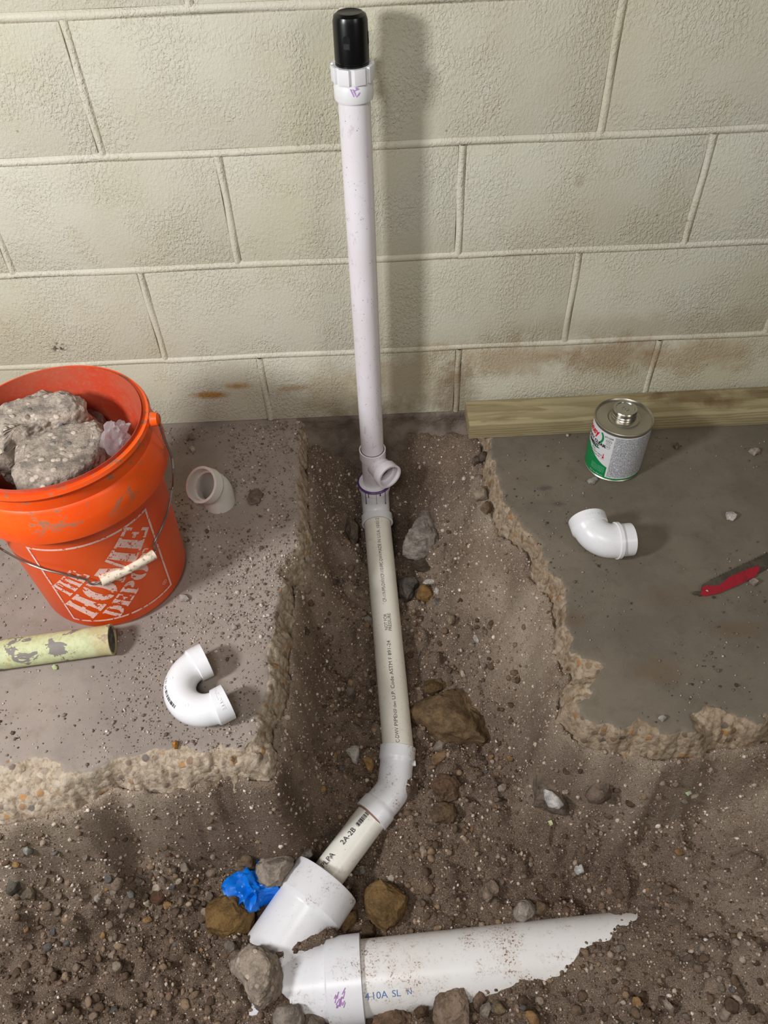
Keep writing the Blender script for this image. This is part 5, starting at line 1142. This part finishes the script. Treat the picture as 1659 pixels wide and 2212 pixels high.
# ------------------------------------------------------------------ saw blade
def plate(px, z, th):
    W_ = [Vz(u, v, z) for u, v in px]; n = len(W_)
    V = [(w.x, w.y, z) for w in W_] + [(w.x, w.y, z + th) for w in W_]
    F = [tuple(range(n))[::-1], tuple(range(n, 2 * n))] + [(i, (i + 1) % n, n + (i + 1) % n, n + i) for i in range(n)]
    me = mesh_from('plate', V, F); bm = bmesh.new(); bm.from_mesh(me); bmesh.ops.recalc_face_normals(bm, faces=bm.faces)
    if bm.faces[1].normal.z < 0 if len(bm.faces) > 1 else False: pass
    bmesh.ops.triangulate(bm, faces=[f for f in bm.faces if len(f.verts) > 4]); bm.to_mesh(me); bm.free(); return me
top_ = [(1516, 1265), (1527, 1258)] 
teeth = []
for k in range(34):
    f = k / 33; u = 1532 + (1740 - 1532) * f; v = 1255.5 + (1157 - 1255.5) * f; teeth += [(u, v), (u + 4.2, v - 4.4)]
blade_px = [(1494.9, 1282), (1501, 1278), (1513, 1278), (1515, 1271)] + top_ + teeth + [(1745, 1188), (1659, 1227), (1642, 1237), (1548, 1283), (1519, 1286), (1510, 1289), (1508, 1285), (1499, 1286)]
bq = Vz(1580, 1250, 0)
blade = empty('saw_blade', (bq.x, bq.y, 0), 'worn steel saw blade with red paint lying on the right slab', 'saw blade')
t = NT('dull_blade_steel'); p = t.pos(); n = t.noise(p, 60, 4, .7)
M_BLADE = t.done(t.mix(t.step(n, .4, .65), srgb(78, 72, 64), srgb(98, 90, 78)), .55, None, .4)
part('steel', plate(blade_px, .003, .0018), M_BLADE, blade)
t = NT('scuffed_red_paint'); p = t.pos(); n = t.noise(p, 70, 5, .7); M_REDP = t.done(t.mix(t.step(n, .5, .7), srgb(156, 26, 44), srgb(120, 30, 38)), .5)
part('red_paint', plate(cr(950, 780, 2.34, [(1326, 1142), (1345, 1135), (1410, 1135), (1440, 1112), (1460, 1092), (1530, 1062), (1600, 1036), (1618, 1040), (1614, 1062), (1590, 1092), (1500, 1136), (1405, 1176), (1330, 1190), (1318, 1178)]), .0049, .0003), M_REDP, blade, 'red painted shank')
part('pin_hole', sweep(line(Vz(1527, 1277, .0045), Vz(1527, 1277, .0058)), [(0, .0022), (.0010, .0022)], 16, False), mat_plain('pale_grit', (176, 160, 144), .9), blade)

# ------------------------------------------------------------------ paint chips
def chip(px, z, col, label, grp=None):
    u0 = sum(p[0] for p in px) / len(px); v0 = sum(p[1] for p in px) / len(px)
    if z is None:
        z = float(ground_hit(u0, v0, .006)[2])
    W_ = np.array([Pz(u, v, z) for u, v in px])[:, :2]; c = W_.mean(0); n = len(px)
    V = [(x, y, .0015 * math.sin(i * 2.1)) for i, (x, y) in enumerate(W_ - c)] + [(x * .96, y * .96, .0012 + .0015 * math.sin(i * 2.1)) for i, (x, y) in enumerate(W_ - c)]
    F = [tuple(range(n))[::-1], tuple(range(n, 2 * n))] + [(i, (i + 1) % n, n + (i + 1) % n, n + i) for i in range(n)]
    o = link_mesh('paint_chip', mesh_from('chip', V, F), mat_plain('chip_%d_%d_%d' % col, col, .7), sharp=30); o.location = (c[0], c[1], z + .0012); tag(o, label, 'paint chip', grp)
chip([(112, 1441), (119, 1437), (125, 1441), (124, 1447), (117, 1449)], .0012, (176, 186, 138), 'pale green paint chip on the slab below the peeling pipe')
chip(AR([(1205, 1040), (1215, 1020), (1238, 1022), (1240, 1045), (1222, 1060)]), None, (166, 180, 142), 'pale green paint chip on the soil in front of the right slab')
chip(AR([(1236, 1045), (1270, 1035), (1285, 1050), (1268, 1068), (1240, 1076)]), None, (150, 140, 120), 'grey brown paint chip touching the green chip on the soil')
chip(AR([(460, 1195), (480, 1190), (490, 1210), (475, 1222)]), None, (196, 196, 148), 'yellowish paint chip on the soil below the white chipped rock')

# ------------------------------------------------------------------ pebbles (individuals) and grit (stuff)
proto = []
for k in range(9):
    an = np.linspace(0, 2 * np.pi, 9)[:-1]; rg_ = np.random.default_rng(500 + k); rr_ = rg_.uniform(.75, 1.1, 8); el_ = rg_.uniform(.65, 1.0)
    me = rock_mesh(np.stack([np.cos(an) * rr_, np.sin(an) * rr_ * el_], -1) * .01, .0075, .0075, 600 + k, 3 if False else 3, .08, 8)
    me.name = 'pebble_shape'; me.materials.append(mat_rock(GREY)); me.polygons.foreach_set('use_smooth', np.ones(len(me.polygons), bool)); me.set_sharp_from_angle(angle=math.radians(38)); proto.append(me)
PCOL = [(116, 96, 78)] * 6 + [(98, 80, 66)] * 6 + [(132, 114, 98)] * 5 + [(150, 134, 118)] * 3 + [(178, 162, 144)] * 1 + [(150, 118, 80)] * 2 + [(112, 106, 102)] * 2 
ZONES = [  # (pixel box, how many, size range mm, label, group)
 ((20, 1800, 470, 2200), 95, (4, 9), 'small loose pebble in the soil left of the wide white fitting', 'pebbles in the soil left of the wide fitting'),
 ((220, 1890, 460, 1990), 34, (5, 10), 'pebble of the gravel patch left of the blue plastic', 'pebbles of the gravel patch'),
 ((880, 1290, 1080, 1480), 24, (5, 10), 'small pebble in the trench right of the printed pipe', 'pebbles in the trench right of the printed pipe'),
 ((640, 1250, 800, 1800), 26, (4, 8), 'small pebble in the trench left of the printed pipe', 'pebbles in the trench left of the printed pipe'),
 ((900, 1620, 1500, 1960), 62, (4, 9), 'small pebble in the soil between pipe bend and right slab', 'pebbles in the soil right of the pipe bend'),
 ((980, 2030, 1650, 2205), 52, (5, 10), 'small pebble in the soil in front of the half buried pipe', 'pebbles in front of the half buried pipe')]
rp_ = random.Random(21); placed = []
pmat = [mat_rock(c) for c in PCOL]
PNAME = ['brown'] * 6 + ['dark brown'] * 6 + ['grey brown'] * 5 + ['pale grey'] * 3 + ['beige'] * 1 + ['ochre'] * 2 + ['slate grey'] * 2
for (u0, v0, u1, v1), cnt, (s0, s1), lb, gr in ZONES:
    k = 0; tries = 0
    while k < cnt and tries < cnt * 20:
        tries += 1
        u = rp_.uniform(u0, u1); v = rp_.uniform(v0, v1); q = ground_hit(u, v); z = gz(q[0], q[1])
        if float(sdf(LOUT, np.array([q[0]]), np.array([q[1]]))[0]) > -.012 or float(sdf(ROUT, np.array([q[0]]), np.array([q[1]]))[0]) > -.012: continue
        if any((q[0] - a) ** 2 + (q[1] - b) ** 2 < .011 ** 2 for a, b in placed): continue
        def near(Pa, Pb, r):
            e = (Pb - Pa); t_ = max(0, min(1, ((q[0] - Pa.x) * e.x + (q[1] - Pa.y) * e.y) / (e.x ** 2 + e.y ** 2))); return math.hypot(q[0] - Pa.x - e.x * t_, q[1] - Pa.y - e.y * t_) < r
        if near(LA, LB, .036) or near(LB, S1, .04) or near(HM, HM + wax * .25, .07) or near(MA - max_ * .3, MB - max_ * .02, .058): continue
        o = bpy.data.objects.new('pebble', proto[rp_.randrange(9)]); COL.objects.link(o)
        s = rp_.uniform(s0, s1) / 10 * (1.35 if rp_.random() < .12 else 1); o.scale = (s, s * rp_.uniform(.75, 1.1), s * rp_.uniform(.7, 1))
        o.location = (q[0], q[1], z + .0035 * s); o.rotation_euler = (rp_.uniform(-.4, .4), rp_.uniform(-.4, .4), rp_.uniform(0, 6.3))
        o.material_slots[0].link = 'OBJECT'; pi_ = rp_.randrange(len(pmat)); o.material_slots[0].material = pmat[pi_]
        tag(o, lb.replace('pebble', PNAME[pi_] + ' pebble', 1).replace('loose ', ''), 'pebble', PNAME[pi_] + ' ' + gr); placed.append((q[0], q[1])); k += 1

def grit(name, xy, z, rad, cols, label, sink=.3, sub=1):
    N = len(xy); D, F = ICO[sub]; n = len(D)
    a = RNG.normal(size=(N, 3)); a /= np.linalg.norm(a, axis=1)[:, None]; th = RNG.uniform(0, 6.28, N)
    sc = rad[:, None] * RNG.uniform(.6, 1.15, (N, 3))
    P = D[None] * (1 + RNG.uniform(-.22, .22, (N, n, 1))) * sc[:, None, :]
    c, s = np.cos(th)[:, None, None], np.sin(th)[:, None, None]; ax = a[:, None, :]
    P = P * c + np.cross(np.broadcast_to(ax, P.shape), P) * s + ax * (P * ax).sum(-1, keepdims=True) * (1 - c)
    P += np.stack([xy[:, 0], xy[:, 1], z + rad * sink], -1)[:, None, :]
    FF = (F[None] + (np.arange(N) * n)[:, None, None]).reshape(-1, 3)
    me = mesh_np(name, P.reshape(-1, 3), FF)
    at = me.color_attributes.new('tint', 'FLOAT_COLOR', 'POINT')
    C4 = np.concatenate([np.repeat(cols, n, 0), np.ones((N * n, 1))], 1).astype(np.float32); at.data.foreach_set('color', C4.ravel())
    o = link_mesh(name, me, M_GRIT, sharp=None); o['kind'] = 'stuff'; o['label'] = label; o['category'] = 'grit'; return o
M_GRIT = mat_attr_color('loose_grit')
def pal(N, stops, w):
    L = np.array([srgb(*c)[:3] for c in stops]); i = RNG.choice(len(stops), N, p=np.array(w) / sum(w)); return L[i] * RNG.uniform(.75, 1.2, (N, 1))
N = 54000
xy = np.stack([RNG.uniform(-.95, .72, N), -RNG.uniform(.02, 1.25, N)], -1)
ok = (sdf(LOUT, xy[:, 0], xy[:, 1]) < -.002) & (sdf(ROUT, xy[:, 0], xy[:, 1]) < -.002); xy = xy[ok]
z = gz_np(xy[:, 0], xy[:, 1]); N = len(xy)
rad = np.clip(np.exp(RNG.normal(math.log(.0016), .48, N)), .0007, .0065)
dryv = np.clip(1.15 - (-z - .10) / .17, 0, 1); rad *= np.where(dryv > .5, .72, 1.0)
N2 = 60000; xb = np.stack([RNG.uniform(-.95, .72, N2), -RNG.uniform(.03, 1.1, N2)], -1)
zb = gz_np(xb[:, 0], xb[:, 1]); sl = np.hypot(gz_np(xb[:, 0] + .012, xb[:, 1]) - gz_np(xb[:, 0] - .012, xb[:, 1]), gz_np(xb[:, 0], xb[:, 1] + .012) - gz_np(xb[:, 0], xb[:, 1] - .012)) / .024
ok = (sdf(LOUT, xb[:, 0], xb[:, 1]) < -.001) & (sdf(ROUT, xb[:, 0], xb[:, 1]) < -.001) & (RNG.uniform(0, 1, N2) < np.clip((sl - .7) * .45, 0, 1))
xb = xb[ok]; zb = zb[ok]; nb = len(xb); print('bank grit', nb)
xy = np.concatenate([xy, xb]); z = np.concatenate([z, zb]); N = len(xy)
rad = np.concatenate([rad, np.clip(np.exp(RNG.normal(math.log(.0016), .5, nb)), .0007, .006)]); dryv = np.clip(1.25 - (-z - .10) / .19, 0, 1)
c_damp = pal(N, [(116, 98, 82), (88, 72, 58), (136, 116, 98), (158, 138, 120), (188, 170, 152), (220, 206, 190)], [24, 20, 22, 18, 11, 4])
c_dry = pal(N, [(160, 141, 124), (130, 112, 96), (178, 160, 142), (200, 183, 166), (224, 210, 196)], [26, 20, 24, 18, 9])
cols = np.where((dryv > RNG.uniform(.2, .8, N))[:, None], c_dry, c_damp)
grit('soil_grit', xy, z, rad, cols, 'loose crumbs and grit of the trench soil')
N = 5200
xy = np.stack([RNG.uniform(-.95, .72, N), -RNG.uniform(.12, 1.25, N)], -1)
z = gz_np(xy[:, 0], xy[:, 1]); dryv = np.clip(1.15 - (-z - .10) / .17, 0, 1)
ok = (sdf(LOUT, xy[:, 0], xy[:, 1]) < -.006) & (sdf(ROUT, xy[:, 0], xy[:, 1]) < -.006) & (RNG.uniform(0, 1, N) > dryv * .8) & (xyn(xy[:, 0], xy[:, 1], 9, 66, 3) > -.15)
xy = xy[ok]; z = z[ok]; N = len(xy); rad = np.clip(np.exp(RNG.normal(math.log(.0040), .38, N)), .0025, .0085)
grit('soil_crumbs', xy, z, rad, pal(N, [(118, 98, 80), (98, 80, 66), (138, 116, 94), (154, 132, 112)], [30, 24, 24, 12]), 'crumbly clods of the trench soil', .15, 2)
# grit on the slabs: dense drifts on the left slab, sparse on the right
N = 33000
xy = np.stack([RNG.uniform(-.95, -.33, N), -RNG.uniform(.01, .78, N)], -1)
dd = sdf(LIN, xy[:, 0], xy[:, 1])
dens = np.clip(.5 + .9 * xyn(xy[:, 0], xy[:, 1], 7, 61, 3), .04, 1) * np.clip(.25 + (xy[:, 0] + .62) * 3.2, .12, 1)
ok = (dd > 0) & (RNG.uniform(0, 1, N) < dens) & (np.hypot(xy[:, 0] - BC.x, xy[:, 1] - BC.y) > BR0 + .004); xy = xy[ok]; N = len(xy)
rad = np.clip(np.exp(RNG.normal(math.log(.0011), .5, N)), .0005, .0045)
grit('slab_grit', xy, np.zeros(N), rad, pal(N, [(156, 140, 128), (130, 113, 101), (182, 166, 154), (214, 200, 190), (104, 88, 78)], [28, 20, 22, 16, 10]), 'gritty dust and crumbs strewn over the left slab', .5)
N = 3600
xy = np.stack([RNG.uniform(.05, .75, N), -RNG.uniform(.09, .78, N)], -1)
dd = sdf(RIN, xy[:, 0], xy[:, 1]); dens = np.clip(.35 + .9 * xyn(xy[:, 0], xy[:, 1], 6, 63, 3), .06, 1)
ok = (dd > 0) & (RNG.uniform(0, 1, N) < dens) & (np.hypot(xy[:, 0] - CC.x, xy[:, 1] - CC.y) > CRD + .003); xy = xy[ok]; N = len(xy)
rad = np.clip(np.exp(RNG.normal(math.log(.0011), .5, N)), .0005, .004)
grit('slab_grit', xy, np.zeros(N), rad, pal(N, [(136, 122, 106), (112, 98, 84), (168, 154, 138), (196, 184, 168), (84, 70, 58)], [26, 24, 18, 8, 16]), 'sparse crumbs strewn over the right slab', .5)
